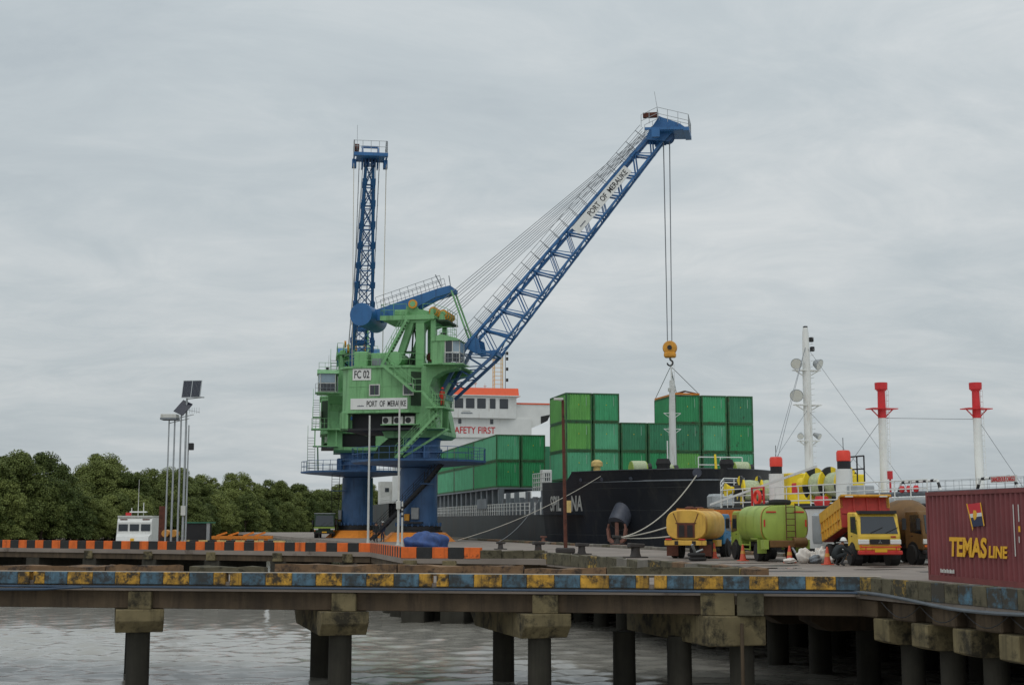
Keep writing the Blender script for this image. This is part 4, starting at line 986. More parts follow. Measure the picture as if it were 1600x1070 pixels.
# anchor shaped bow fitting
MB().prism([(SX+2.2,YB+.6),(SX+4.2,YB+1.4),(SX+3.4,YB-1.0),(SX+1.8,YB-1.2)], 2.5, 3.45).build('bow_roller', 'galv', tk, bevel=.15)
# rails
pr = [(SX+.15,ty(1445,SX)),(SX+.15,YB-7.5),(SX+.65,YB-5),(SX+1.7,YB-2.6)]
for p, q in zip(pr[:-1], pr[1:]):
    rail(MB(), [(*p,GZ),(*q,GZ)], 1.15, 1.3, .03, 3).build('deck_rail', 'white', tk)
rail(MB(), [(SX+1.7,YB-2.6,GZ+.9),(SX+2.4,YB-1.6,GZ+1.2),(SX+4.0,YB-1.2,GZ+1.2)], .8, .8, .028, 3).build('bow_rail', 'white', tk)
MB().bar((SX+.1,YB-4.5,GZ+.3),(SX+.1,ty(1275,SX),GZ+2.1),.06,.12).build('gangway_spar', 'white', tk)
# mooring winches, yellow and black
def wedge_disc(parent, x, z, r, t):
    for k in range(8):
        a0, a1 = 2*PI*k/8, 2*PI*(k+1)/8
        pts = [(0,0)]+[(r*math.cos(a0+(a1-a0)*i/4), r*math.sin(a0+(a1-a0)*i/4)) for i in range(5)]
        mb = MB().prism(pts, -t/2, t/2, 'X'); o = mb.build('flange_sector', 'yellow' if k % 2 else 'black', parent); o.location = (x, 0, z)
def twinch(px, x, r, rz, gear):
    w_ = MB().box(-1.9,1.9,-.6,.6,0,.25).build('winch_bed', 'black', tk); w_.location = (x, ty(px, x), GZ); w_.rotation_euler.z = rz; z = r+.3
    for xx in (-.95, .15, 1.25): wedge_disc(w_, xx, z, r, .1)
    for xx in (-.4, .7): MB().lathe([(r*.66,xx-.48),(r*.72,xx),(r*.66,xx+.48)], 20, 'X', (0,0,z)).build('rope_drum', 'winch_rope', w_, smooth=True)
    MB().lathe([(.22,-1.3),(.2,-1.55),(.4,-1.85),(.42,-1.9)], 14, 'X', (0,0,z)).build('warping_head', 'yellow', w_, smooth=True)
    MB().lathe([(.3,-1.4),(.3,-1.0)], 12, 'X', (0,0,z)).build('clutch', 'black', w_)
    if gear: MB().box(1.45,2.1,-.5,.5,.25,1.75).build('gear_case', 'yellow', w_, bevel=.06)
twinch(1182, SX+2.4, .85, -QA+.12, False); twinch(1295, SX+2.2, .95, -QA-.95, True)
MB().box(SX+2.0,SX+3.4,ty(1240,SX+2.6)-.6,ty(1240,SX+2.6)+.6,GZ,GZ+2.0).build('winch_motor', 'yellow', tk, bevel=.06)
MB().box(SX+1.5,SX+2.0,ty(1255,SX+2)-.4,ty(1255,SX+2)+.4,GZ+.8,GZ+1.4).build('hydraulic_box', 'red', tk, bevel=.05)
MB().lathe([(.3,GZ),(.42,GZ+.3),(.3,GZ+.6)], 12, c=(SX+.9,ty(1284,SX+.9),0)).build('red_valve', 'red', tk, smooth=True)
# life ring on the rail
y = ty(1183, SX); lr = MB(); n, k = 24, 8; R0, r0 = .34, .1
vs = [(SX+.02+r0*math.sin(2*PI*j/k), y+(R0+r0*math.cos(2*PI*j/k))*math.cos(2*PI*i/n), GZ+.62+(R0+r0*math.cos(2*PI*j/k))*math.sin(2*PI*i/n)) for i in range(n) for j in range(k)]
lr.add(vs, [(i*k+j, ((i+1)%n)*k+j, ((i+1)%n)*k+(j+1)%k, i*k+(j+1)%k) for i in range(n) for j in range(k)]); lr.build('life_ring', 'cap_red', tk, smooth=True)
MB().box(SX+.0,SX+.1,y-.75,y-.68,GZ,GZ+1.2).box(SX+.0,SX+.1,y+.68,y+.75,GZ,GZ+1.2).box(SX,SX+.1,y-.68,y+.68,GZ+1.13,GZ+1.2).build('ring_holder', 'red', tk)
# vent posts with red caps
for px, x in ((1214, SX+1.3), (1320, SX+1.3)):
    y = ty(px, x); z1 = GZ+1.95
    v = MB().lathe([(.42,GZ),(.42,GZ+1.95)], 18, c=(x,y,0)).build('vent_post', 'white', tk, smooth=True)
    MB().lathe([(.33,z1),(.33,z1+.42)], 16, c=(x,y,0)).build('vent_neck', 'ink', v, smooth=True)
    MB().lathe([(.34,z1+.4),(.36,z1+.42),(.36,z1+.85),(.3,z1+.95)], 16, c=(x,y,0)).build('vent_cap', 'cap_red', v, smooth=True)
    MB().tube((x,y,z1+.9),(x,y,z1+1.6),.02,n=4).build('vent_spike', 'black', v)
# main mast
x = CXL; y = ty(1266, x); P = qw(x, y); dM = P.y
zt = at(1266, 512, dM).z
mm = MB().lathe([(.27,GZ),(.26,zt-3),(.2,zt-.4),(.15,zt)], 16, c=(x,y,0)).build('main_mast', 'white', tk, smooth=True)
for zz_, w_ in ((at(0,578,dM).z, .9), (at(0,632,dM).z, .9), (at(0,688,dM).z, .7)):
    MB().box(x-w_,x+w_,y-.25,y+.25,zz_-.06,zz_).bar((x-w_,y,zz_),(x,y,zz_-.5),.06).bar((x+w_,y,zz_),(x,y,zz_-.5),.06).build('mast_bracket', 'white', mm)
def floodlamp(x_, y_, z_, sg, r=.36):
    o = MB().lathe([(.1,-.3),(r*.6,-.22),(r,.1),(r,.16)], 16, 'Z').build('floodlight', 'galv', mm, smooth=True); o.location = (x_, y_, z_); o.rotation_euler = (R(115), 0, R(30*sg)); 
    l_ = MB().lathe([(r*.9,.13),(r*.9,.17)], 16).build('lens', 'lamp_glass', o)
z_ = at(0,578,dM).z
floodlamp(x-.75, y-.1, z_+.4, -1); floodlamp(x+.75, y-.1, z_+.4, 1); floodlamp(x-.8, y-.1, at(0,628,dM).z+.42, -1, .42)
floodlamp(x-.6, y-.1, at(0,686,dM).z+.22, -1, .2); floodlamp(x+.6, y-.1, at(0,686,dM).z+.22, 1, .2)
m = MB()
for k in range(30): m.tube((x+.42,y-.2,GZ+.4+.36*k),(x+.42,y+.2,GZ+.4+.36*k),.015,n=4)
m.build('mast_ladder', 'white', mm)
for z_, dx in ((zt-.9, .4), (zt-1.5, .45), (zt-.2, 0)): MB().box(x+dx-.12,x+dx+.12,y-.12,y+.12,z_,z_+.3).build('mast_lamp', 'black', mm, bevel=.03)
z1, z2 = at(0,540,dM).z, at(0,640,dM).z
for (a, b) in (((x,y,z1),(SX+.4,ty(1195,SX+.4),GZ)), ((x,y,z1),(SX+.6,ty(1213,SX+.6),GZ+2.9)), ((x,y,z2),(SX+1,ty(1216,SX+1),GZ+2.9)), ((x,y,z1),(CXL+2,ty(1440,CXL+2),GZ)), ((x,y,z2),(CXL+1,ty(1405,CXL+1),GZ))):
    MB().tube(a, b, .016, n=4).build('mast_stay', 'cable', mm)
# pair of kingposts with red tops
kp = []
for px, x in ((1383, CXL-2.6), (1532, CXL+2.6)):
    y = ty(1383, CXL-2.6)-.1 if px < 1400 else kp[0][1]
    y = ty(px, x); kp.append((x, y)); d = qw(x, y).y
    zt = at(0, 598, d).z; zr = at(0, 653, d).z; zpl = at(0, 638, d).z
    k_ = MB().lathe([(.22,GZ),(.21,zr)], 16, c=(x,y,0)).build('kingpost', 'white', tk, smooth=True)
    MB().lathe([(.225,zr),(.2,zt-.45),(.26,zt-.42),(.26,zt-.36)], 16, c=(x,y,0)).build('red_top', 'red', k_, smooth=True)
    MB().lathe([(.33,zt-.36),(.34,zt)], 14, c=(x,y,0)).build('red_head', 'red', k_)
    MB().box(x-.75,x+.75,y-.4,y+.4,zpl-.05,zpl).bar((x-.7,y,zpl),(x-.2,y,zpl-.45),.05).bar((x+.7,y,zpl),(x+.2,y,zpl-.45),.05).build('red_step', 'red', k_)
    m = MB()
    for sg in (-.1, .1): m.tube((x+.36,y+sg,GZ),(x+.36,y+sg,zt-.4),.014,n=4)
    for j in range(22): m.tube((x+.36,y-.1,GZ+.3+.3*j),(x+.36,y+.1,GZ+.3+.3*j),.012,n=4)
    m.build('post_ladder', 'white', k_)
    MB().tube((x,y,zr),(x-2.6 if px < 1400 else x+2.0,y+2.5 if px < 1400 else y-2,GZ),.014,n=4).build('post_stay', 'cable', k_)
z_ = at(0, 653, qw(*kp[0]).y).z
MB().tube((*kp[0],z_),(*kp[1],z_-.02),.014,n=4).build('wire_stay', 'cable', tk)
# catwalk, pipes and portal rails
ya, yb = ty(1398, SX+2), ty(1660, SX+2)
MB().box(SX+1.6,SX+2.6,yb,ya,GZ+.04,GZ+.1).build('catwalk', 'galv', tk)
rail(MB(), [(SX+1.6,ya,GZ+.1),(SX+1.6,yb,GZ+.1)], 1.05, .6, .010, 4).build('catwalk_rail', 'galv', tk)
rail(MB(), [(SX+2.6,ya,GZ+.1),(SX+2.6,yb,GZ+.1)], 1.05, 1.1, .010, 3).build('catwalk_rail', 'galv', tk)
for z, r, mt in ((GZ+.24,.2,'galv'), (GZ+.58,.11,'grey_pipe')):
    MB().tube((SX+1.1,ya+1,z),(SX+1.1,yb,z),r,n=12).build('deck_pipe', mt, tk, smooth=True)
for p0, p1 in ((1398,1478),(1520,1600)):
    y0, y1 = ty(p0, SX+1.4), ty(p1, SX+1.4)
    pts = [(SX+1.4,y0,GZ),(SX+1.4,y0-.6,GZ+1.12),(SX+1.4,y1+.6,GZ+1.16),(SX+1.4,y1,GZ)]
    pt = MB().path(pts, .06, 8).build('portal_rail', 'white', tk, smooth=True)
    for a, b in zip(pts[:-1], pts[1:]):
        a, b = Vector(a), Vector(b); nn = int((b-a).length/.5)
        for j in range(nn): MB().tube(a+(b-a)*(j+.2)/nn, a+(b-a)*(j+.6)/nn, .066, n=8).build('black_band', 'black', pt)
yq = ty(1572, SX+1.3); sg_ = MB().box(SX+1.2,SX+1.26,yq-.85,yq+.85,GZ+.92,GZ+1.2).build('warning_board', 'offwhite', tk)
text('DANGEROUS CARGO', 1.55, .2, 'red', sg_, frame((SX+1.19,yq,GZ+1.06), (0,-1,0), (0,0,1)), bold=.01)
for px in (1410, 1421, 1432): MB().lathe([(.09,GZ+.65),(.15,GZ+.8),(.09,GZ+.95)], 10, c=(SX+1.0,ty(px,SX+1),0)).build('red_valve', 'red', tk, smooth=True)
yv = ty(1392, SX+2); MB().tube((SX+2,yv,GZ),(SX+2,yv,GZ+1.7),.05).box(SX+1.92,SX+2.08,yv-.12,yv+.12,GZ+1.35,GZ+1.75).build('fire_monitor', 'red', tk)
yv = ty(1340, SX+1.5)
MB().box(SX+1.2,SX+2.2,yv-.5,yv+.7,GZ,GZ+1.1).build('deck_box', 'galv', tk, bevel=.05)
rail(MB(), [(SX+2,ty(1330,SX+2),GZ+1.3),(SX+2,ty(1352,SX+2),GZ+1.3)], 1.3, .7, .04, 2).build('gantry_rail', 'ink', tk)
MB().lathe([(.22,.6),(.26,.8),(.26,2.0),(.1,2.15)], 14, c=(SX-.4,ty(1276,SX-.4),0)).build('gas_cylinder', 'galv', tk, smooth=True)
# ------------------------------------------------------------------ mooring ropes
def rope(name, label, p, q, sag, r=.045, mt='rope'):
    p, q = Vector(p), Vector(q); pts = [p.lerp(q, t)-Vector((0,0,sag*4*t*(1-t))) for t in [i/14 for i in range(15)]]
    base = p; o = MB().path([v-base for v in pts], r, 6).build(name, mt, None, smooth=True); o.location = base; tag(o, label, 'rope', 'mooring ropes'); return o
bol_b = ground(966, 849)
rope('mooring_rope', 'pale mooring rope hanging from the round bow opening to the bollard beside the yellow tanker', bol_b+Vector((0,0,.45)), FAIR[0], 1.0, .048)
rope('mooring_rope', 'thin white mooring line slanting across the ship name towards the crane base', ground(716, 847)+Vector((0,0,.2)), FAIR[1], .5, .026)
rope('mooring_rope', 'lower of the two ropes running right behind the yellow tanker', bol_b+Vector((.2,0,.45)), at(1060, 836, 74), .1, .038)
rope('mooring_rope', 'upper of the two ropes running right behind the yellow tanker', bol_b+Vector((.1,0,.5)), at(1060, 817, 74), .15, .042)
rope('mooring_rope', 'faint slack line drooping from the ship rail beside the white draught mark', ground(775, 848), fw(XB+.3, YC-half(XB,4), 4.0), .6, .025, 'cable')
# ------------------------------------------------------------------ trucks: local x forward, rear at x = 0
def wheel(t, x, y, r=.4, w=.24, out=1):
    o = MB().lathe([(r*.62,-w/2),(r*.95,-w/2),(r,-w*.3),(r,w*.3),(r*.95,w/2),(r*.62,w/2)], 20, 'Y').build('wheel', 'tyre', t, smooth=True); o.location = (x, y, r)
    MB().lathe([(r*.62,-w*.36),(r*.55,w*.2*out),(r*.2,w*.25*out),(r*.18,w*.42*out)] if out > 0 else [(r*.18,-w*.42),(r*.2,-w*.25),(r*.55,-w*.2),(r*.62,w*.36)], 16, 'Y').build('rim', 'rim', o, smooth=True)
def axles(t, xs, dual, W=1.7, r=.4):
    for x, d in zip(xs, dual):
        for sg in (-1, 1):
            wheel(t, x, sg*W/2, r, .24, sg)
            if d: wheel(t, x, sg*(W/2-.28), r, .24, sg)
def chassis(t, L_, z=.62):
    MB().box(.1,L_,-.42,-.3,z,z+.2).build('frame_rail', 'chassis', t); MB().box(.1,L_,.3,.42,z,z+.2).build('frame_rail', 'chassis', t)
    MB().box(.6,L_-1.4,-.3,.3,z+.02,z+.15).build('cross_members', 'chassis', t)
def cab(t, x0, mt, W=1.75, bumper='chassis', H=2.08, emblem=False, z0=.62):
    w = W/2
    prof = [(0,z0),(1.45,z0-.04),(1.5,1.18),(1.22,H-.1),(1.08,H),(.02,H)]
    body = MB().prism([(x0+x, z) for x, z in prof], -w, w, 'Y').build('cab', mt, t, bevel=.05)
    # windscreen as a raised pane on the raked front
    a, b = Vector((x0+1.487,0,1.25)), Vector((x0+1.245,0,H-.17)); n = Vector((b.z-a.z,0,-(b.x-a.x))).normalized()
    ws = MB(); e = .012
    ws.add([a+Vector((0,-w+.1,0))-n*e, a+Vector((0,w-.1,0))-n*e, b+Vector((0,w-.17,0))-n*e, b+Vector((0,-w+.17,0))-n*e,
            a+Vector((0,-w+.1,0))+n*e, a+Vector((0,w-.1,0))+n*e, b+Vector((0,w-.17,0))+n*e, b+Vector((0,-w+.17,0))+n*e],
           [(3,2,1,0),(4,5,6,7),(0,1,5,4),(1,2,6,5),(2,3,7,6),(3,0,4,7)]); ws.build('windscreen', 'glass', body)
    for y in (-.35, .25): MB().bar(a+n*.03+Vector((0,y,.02)), a.lerp(b,.35)+n*.03+Vector((0,y+.5,0)), .02).build('wiper', 'black', body)
    for sg in (-1, 1):
        MB().add([(x0+.45,sg*(w+.006),1.3),(x0+1.34,sg*(w+.006),1.22),(x0+1.12,sg*(w+.006),H-.17),(x0+.45,sg*(w+.006),H-.17)], [(0,1,2,3)]).build('door_window', 'glass', body)
        MB().box(x0+.5,x0+.64,sg*w-.012 if sg < 0 else w-.012,sg*w+.012,1.12,1.16).build('door_handle', 'black', body)
        MB().bar((x0+1.3,sg*w,1.75),(x0+1.42,sg*(w+.22),1.75),.03).box(x0+1.38,x0+1.44,*sorted((sg*(w+.1),sg*(w+.26))),1.4,1.85).build('mirror', 'black', body)
        MB().prism([(x0+1.42,.82),(x0+1.53,.84),(x0+1.515,1.02),(x0+1.44,1.04)], *sorted((sg*(w-.42),sg*(w+.015))), 'Y').build('headlight', 'lamp_glass', body, bevel=.02)
        MB().box(x0+1.5,x0+1.53,*sorted((sg*(w-.12),sg*(w-.02))),.72,.8).build('indicator', 'amber', body)
        MB().lathe([(.5,-.14),(.5,.14)], 18, 'Y', (x0+.62,sg*(w-.13),.42)).build('wheel_arch', 'black', body)
    MB().prism([(x0+1.49,.84),(x0+1.53,.84),(x0+1.52,1.04),(x0+1.49,1.04)], -w+.44, w-.44, 'Y').build('grille', 'black', body)
    for z in (.90, .96): MB().box(x0+1.5,x0+1.54,-w+.46,w-.46,z,z+.02).build('grille_bar', 'chassis', body)
    MB().box(x0+1.38,x0+1.62,-w-.03,w+.03,.44,.6).build('bumper', bumper, t, bevel=.03)
    MB().box(x0+1.62,x0+1.635,-.24,.24,.54,.68).build('number_plate', 'logo_yellow', t)
    if emblem:
        for k in range(3):
            a_ = R(90+120*k); cxp, czp = .045*math.cos(a_), .045*math.sin(a_); ux, uz = math.cos(a_), math.sin(a_)
            MB().prism([(cxp-ux*.04,.93+czp-uz*.04),(cxp-uz*.022,.93+czp+ux*.022),(cxp+ux*.04,.93+czp+uz*.04),(cxp+uz*.022,.93+czp-ux*.022)], x0+1.54, x0+1.55, 'X').build('emblem', 'steel', body)
    return body
def sect(w, h, zc, n=32, e=3.0):
    pts = []
    for i in range(n):
        a = 2*PI*i/n; c, s_ = math.cos(a), math.sin(a)
        pts.append((math.copysign(abs(c)**(2/e), c)*w/2, zc+math.copysign(abs(s_)**(2/e), s_)*h/2))
    return pts
def heading(dx, dy): return math.atan2(dy, dx)

# yellow tank truck with a blue cab
p = ground(1070, 873)
ty1 = thing('tank_truck', 'yellow water tank truck with blue cab, its rear end towards the camera', 'truck', p+Vector((.1,.3,0)), heading(2.4, 5.6), 'trucks parked on the quay')
chassis(ty1, 5.2); axles(ty1, (1.1, 4.4), (1, 0))
tank = MB().loft([[(x, y, z) for y, z in sect(2.0*k, 1.42*k, 1.56)] for x, k in ((.12,.90),(.15,.97),(.22,1),(3.4,1),(3.47,.96),(3.5,.88))]).build('tank', 'tank_yellow', ty1, smooth=True)
MB().loft([[(x, y, z) for y, z in sect(1.88, 1.32, 1.56)] for x in (.06,.13)]).build('rear_plate', 'tank_yellow', tank)
MB().box(.02,.07,-.42,.42,.98,1.62).build('pump_recess', 'rust_pole', tank)
for y in (-.2, .2): MB().box(0,.05,y-.13,y+.13,1.0,1.55).build('pump_door', 'chassis', tank)
MB().box(.03,.07,-.5,.5,1.62,1.66).bar((.05,-.42,1.66),(.05,-.6,2.1),.03).bar((.05,.42,1.66),(.05,.6,2.1),.03).build('door_frame', 'rust_pole', tank)
for sg in (-1, 1): MB().box(.4,3.2,sg*.5-.04,sg*.5+.04,2.2,2.33).build('roof_rail', 'tank_orange', tank)
MB().box(.3,3.2,-.4,.4,2.22,2.28).build('roof_walkway', 'tank_orange', tank)
for x in (.8, 2.4): MB().lathe([(.24,2.27),(.24,2.38),(.12,2.42)], 14, c=(x,0,0)).build('hatch', 'rust_pole', tank)
for x in (1.2, 2.3): MB().loft([[(x+d, y, z) for y, z in sect(2.02, 1.44, 1.56)] for d in (-.03,.03)], cap=False).build('tank_band', 'tank_yellow', tank)
MB().box(-.12,.0,-1.0,1.0,.62,.85).build('rear_bumper', 'tank_yellow', ty1, bevel=.02)
for sg in (-1, 1):
    MB().box(-.14,-.1,sg*.8-.15,sg*.8+.15,.87,.93).build('tail_light', 'red', ty1); MB().box(-.135,-.11,sg*.42-.09,sg*.42+.09,.64,.83).build('bumper_gap', 'chassis', ty1)
    MB().box(.5,.54,sg*.8-.28,sg*.8+.28,.12,.66).build('mud_flap', 'rust_pole', ty1)
    MB().box(2.0,2.9,*sorted((sg*.75,sg*.95)),.55,.85).build('side_guard', 'tank_yellow', ty1)
cab(ty1, 3.7, 'cab_blue')

# lime tank truck
p = ground(1232, 878)
ty2 = thing('tank_truck', 'lime green tank truck with a ladder and hose reel on its rear', 'truck', p+Vector((0,.3,0)), heading(-.12, 1), 'trucks parked on the quay')
chassis(ty2, 5.6); axles(ty2, (1.25, 4.7), (1, 0))
tank = MB().loft([[(x, y, z) for y, z in sect(2.05*k, 1.62*k, 1.62, e=3.4)] for x, k in ((.12,.90),(.15,.97),(.25,1),(3.7,1),(3.8,.96),(3.84,.86))]).build('tank', 'lime', ty2, smooth=True)
MB().loft([[(x, y, z) for y, z in sect(2.09, 1.66, 1.62, e=3.4)] for x in (.2,.3)], cap=False).build('tank_rim', 'tank_orange', tank)
for x in (1.4, 2.6): MB().loft([[(x+d, y, z) for y, z in sect(2.065, 1.635, 1.62, e=3.4)] for d in (-.03,.03)], cap=False).build('tank_band', 'lime', tank)
lad = MB().tube((.02,-.42,.95),(.02,-.42,2.5),.022).tube((.02,-.02,.95),(.02,-.02,2.5),.022).build('ladder', 'rust_pole', ty2)
for k in range(6): MB().tube((.02,-.42,1.05+.26*k),(.02,-.02,1.05+.26*k),.018).build('rung', 'rust_pole', lad)
for sg in (-1, 1):
    MB().box(.09,.12,sg*.62-.22,sg*.62+.22,2.1,2.16).build('reflector', 'red', tank); MB().box(.1,.13,sg*.92-.03,sg*.92+.03,1.5,1.8).build('reflector', 'red', tank)
MB().lathe([(.28,2.42),(.46,2.45),(.5,2.55),(.46,2.65),(.28,2.68)], 20, c=(1.1,-.1,0)).build('spare_tyre', 'tyre', ty2, smooth=True)
MB().box(1.7,3.2,-.45,.35,2.42,2.5).build('roof_box', 'black', ty2)
MB().box(-.1,.25,-.85,.75,.62,.92).lathe([(.2,-.9),(.2,-.3)], 12, 'Y', (0,0,.85)).build('pump_unit', 'mud_brown', ty2, bevel=.03)
MB().path([(0,-.2,.7),(-.1,-.35,.4),(-.1,-.5,.05)], .05, 8).build('hose', 'galv', ty2, smooth=True)
MB().box(-.05,.4,-1.02,-.8,.55,.95).box(-.05,.4,.8,1.02,.55,.95).build('rear_wings', 'lime', ty2)
for sg in (-1, 1):
    MB().box(.75,.8,sg*.85-.2,sg*.85+.2,.35,1.0).box(.75,1.75,sg*.85-.2,sg*.85+.2,.95,1.0).build('mudguard', 'lime', ty2)
    MB().bar((2.2,sg*.95,.7),(3.5,sg*.95,.7),.05).bar((2.2,sg*.95,.5),(3.5,sg*.95,.5),.05).bar((2.2,sg*.95,.45),(2.2,sg*.95,.85),.05).bar((3.5,sg*.95,.45),(3.5,sg*.95,.85),.05).build('side_guard', 'lime', ty2)
cab(ty2, 4.0, 'lime', H=2.2)

# dump truck facing the camera with its bed raised a little
p = ground(1373, 884)
ty3 = thing('dump_truck', 'yellow cab dump truck facing the camera, its red and yellow bed tipped up', 'truck', p+Vector((-.15,4.9,0)), heading(.04, -1), 'trucks parked on the quay')
chassis(ty3, 4.9); axles(ty3, (.95, 4.15), (1, 0))
cab(ty3, 3.5, 'dump_yellow', W=1.66, bumper='bumper_red', emblem=True)
MB().bar((5.14,-.8,.74),(5.14,.8,.74),.05).bar((5.14,-.6,.55),(5.14,-.6,.76),.04).bar((5.14,.6,.55),(5.14,.6,.76),.04).build('bull_bar', 'bumper_red', ty3)
MB().box(4.5,4.86,-.75,.75,2.02,2.14).build('sun_visor', 'black', ty3)
MB().box(5.0,5.015,.44,.64,1.1,1.16).build('badge', 'dump_red', ty3)
TM = Matrix.Translation((.25,0,.86)) @ Matrix.Rotation(R(-11.5), 4, 'Y')
def bed(): m_ = MB(); m_.M = TM; return m_
bed().box(0,3.15,-.92,.92,0,.08).build('bed_floor', 'dump_red', ty3)
for sg in (-1, 1):
    sd_ = bed().box(0,3.15,*sorted((sg*.92,sg*.97)),0,.78).build('bed_side', 'dump_side', ty3)
    bed().box(0,3.2,*sorted((sg*.90,sg*1.02)),.78,1.2).build('side_board', 'dump_side', ty3)
    for k in range(8): bed().box(.1+.42*k,.18+.42*k,*sorted((sg*.97,sg*1.02)),.02,.78).build('side_rib', 'dump_side', sd_)
    bed().box(0,3.15,*sorted((sg*.97,sg*1.015)),.36,.42).build('side_rail', 'dump_side', sd_)
    MB().bar((.4,sg*.5,.85),(2.6,sg*.5,1.35),.07).build('hoist_arm', 'chassis', ty3)
fr_ = bed().box(3.15,3.2,-1.0,1.0,0,1.2).build('bed_front', 'dump_red', ty3)
for y in (-.45, .1, .6): bed().box(3.2,3.25,y-.04,y+.04,.05,1.2).build('front_rib', 'dump_red', fr_)
bed().box(3.2,3.24,-.95,.95,.55,.62).build('front_rib', 'dump_red', fr_)
bed().box(3.05,3.5,-1.02,1.02,1.2,1.27).build('bed_canopy', 'dump_side', ty3)
bed().box(-.05,0,-.95,.95,0,1.1).build('tailgate', 'dump_red', ty3)
for y in (-.7, .7): bed().box(3.45,3.52,y-.16,y+.16,1.16,1.21).build('canopy_plate', 'offwhite', ty3)

# brown mixer truck behind the maroon container
p = ground(1432, 883)
ty4 = thing('mixer_truck', 'muddy brown truck with a round drum, half hidden by the maroon container', 'truck', p+Vector((.1,5.2,0)), heading(.22, -1), 'trucks parked on the quay')
chassis(ty4, 5.0); axles(ty4, (.95, 4.2), (1, 0))
cab(ty4, 3.6, 'mud_brown', H=2.15)
MB().lathe([(.35,.3),(.75,.9),(.98,1.7),(.98,2.5),(.7,3.2),(.5,3.4)], 22, 'X', (0,0,1.65)).build('drum', 'mud_brown', ty4, smooth=True)
MB().box(.2,.6,-.5,.5,.8,2.3).build('drum_stand', 'mud_brown', ty4)
# orange truck behind the yellow tanker
p = at(1122, 865, 74); p.z = 0
ty5 = thing('box_truck', 'orange truck standing behind the yellow tank truck, only its top showing', 'truck', p+Vector((-1.0,0,0)), heading(1, .35), 'trucks parked on the quay')
chassis(ty5, 4.6); axles(ty5, (1.0, 4.0), (1, 0)); cab(ty5, 3.3, 'truck_orange', H=2.1)
MB().box(0,3.1,-.98,-.93,.95,2.35).box(0,3.1,.93,.98,.95,2.35).build('body_sides', 'truck_orange', ty5)
MB().box(0,3.1,-.93,.93,.9,.97).build('body_floor', 'truck_orange', ty5); MB().box(3.1,3.15,-.98,.98,.95,2.4).build('headboard', 'truck_orange', ty5); MB().box(-.05,0,-.98,.98,.95,2.3).build('tailgate', 'truck_orange', ty5)
for k in range(6):
    for sg in (-1, 1): MB().box(.1+.55*k,.18+.55*k,*sorted((sg*.98,sg*1.03)),.95,2.35).build('body_rib', 'truck_orange', ty5)
# dark truck with a pale green cab by the rear crane
p = ground(498, 838.5)
ty6 = thing('yard_truck', 'dark truck with pale green cab trim parked left of the crane bases', 'truck', at(497, 838, 140)+Vector((0,6,0)), heading(.1, -1), 'trucks parked on the quay'); ty6.location.z = 0
chassis(ty6, 5.0); axles(ty6, (1.0, 4.2), (1, 0)); cab(ty6, 3.6, 'crane_dark', W=2.1, H=2.5)
MB().box(4.9,5.16,-1.05,1.05,1.0,1.14).build('cab_stripe', 'lime', ty6); MB().box(3.6,4.8,-1.08,1.08,2.5,2.58).build('cab_roof', 'galv', ty6); MB().box(0,3.4,-1.1,1.1,.95,2.0).build('load_body', 'rust_pole', ty6)

# ------------------------------------------------------------------ maroon container
ca_ = ground(1451, 905.5); cb_ = Vector((.15, -.989, 0)); LN_ = 6.06
cs, ce, cf_, cr_, cfl = container_meshes(LN_, None)
o_ = ca_+cb_*(LN_/2); nrm_ = Vector((.989, .15, 0)); o_ += nrm_*1.22; o_.z = 0.006
mc = thing('shipping_container', 'maroon container with yellow lettering and a flag emblem at the right edge', 'container', o_, math.atan2(cb_.y, cb_.x))
for x in cs: x.build('side_panel', 'box_maroon', mc)
for x in ce: x.build('end_panel', 'box_maroon', mc)
cf_.build('corner_frame', 'box_frame', mc); cr_.build('roof_panel', 'box_maroon', mc); cfl.build('floor', 'box_frame', mc)
yS = -1.215                                  # the long side facing the camera is local -y
def X_(px): # local x on that side below an image column
    r = ray(px, 830); k = r.x/r.y; a = ca_; t = (k*a.y-a.x)/(cb_.x-k*cb_.y); return t-LN_/2
def decal(m_): return frame((0, yS, 0), (1,0,0), (0,0,1)) @ m_
zz = lambda px, py: at(px, py, (ca_+cb_*(X_(px)+LN_/2)).y).z
FM = frame((0, yS, 0), (1,0,0), (0,0,1))
a, b = X_(1483), X_(1541); z0, z1 = zz(1500, 870), zz(1500, 839)
text('TEMAS', b-a, z1-z0, 'logo_yellow', mc, FM @ Matrix.Translation(((a+b)/2,(z0+z1)/2,.012)), shear=.12, bold=.035)
a, b = X_(1543.5), X_(1573); z0, z1 = zz(1555, 872), zz(1555, 853)
text('LINE', b-a, z1-z0, 'logo_yellow', mc, FM @ Matrix.Translation(((a+b)/2,(z0+z1)/2,.012)), shear=.12, bold=.03)
a, b = X_(1467), X_(1489); z0, z1 = zz(1478, 895), zz(1478, 889)
for k_ in range(9):                      # small print, too fine to read
    mm = MB(); mm.M = FM; ww = (b-a)/9; mm.box(a+ww*k_+.006,a+ww*(k_+.78),z0,z1-.02*(k_ % 2),.006,.012).build('small_print', 'offwhite', mc)
def patch(name, pts, mt, d=.01):
    P_ = [(X_(px), zz(px, py)) for px, py in pts]; m_ = MB(); m_.M = FM; return m_.prism(P_, d-.004, d, 'Z').build(name, mt, mc)
patch('emblem_red', [(1512.5,788),(1534,785),(1535.5,800.5),(1516,803)], 'logo_red'); patch('emblem_white', [(1516,803),(1535.5,800.5),(1536.5,806),(1517.5,809)], 'white')
patch('emblem_navy', [(1517.5,809),(1536.5,806),(1538,821),(1520.5,823)], 'logo_navy')
patch('emblem_pole', [(1512,787),(1513.5,787),(1521,826),(1520,829)], 'logo_yellow', .013)
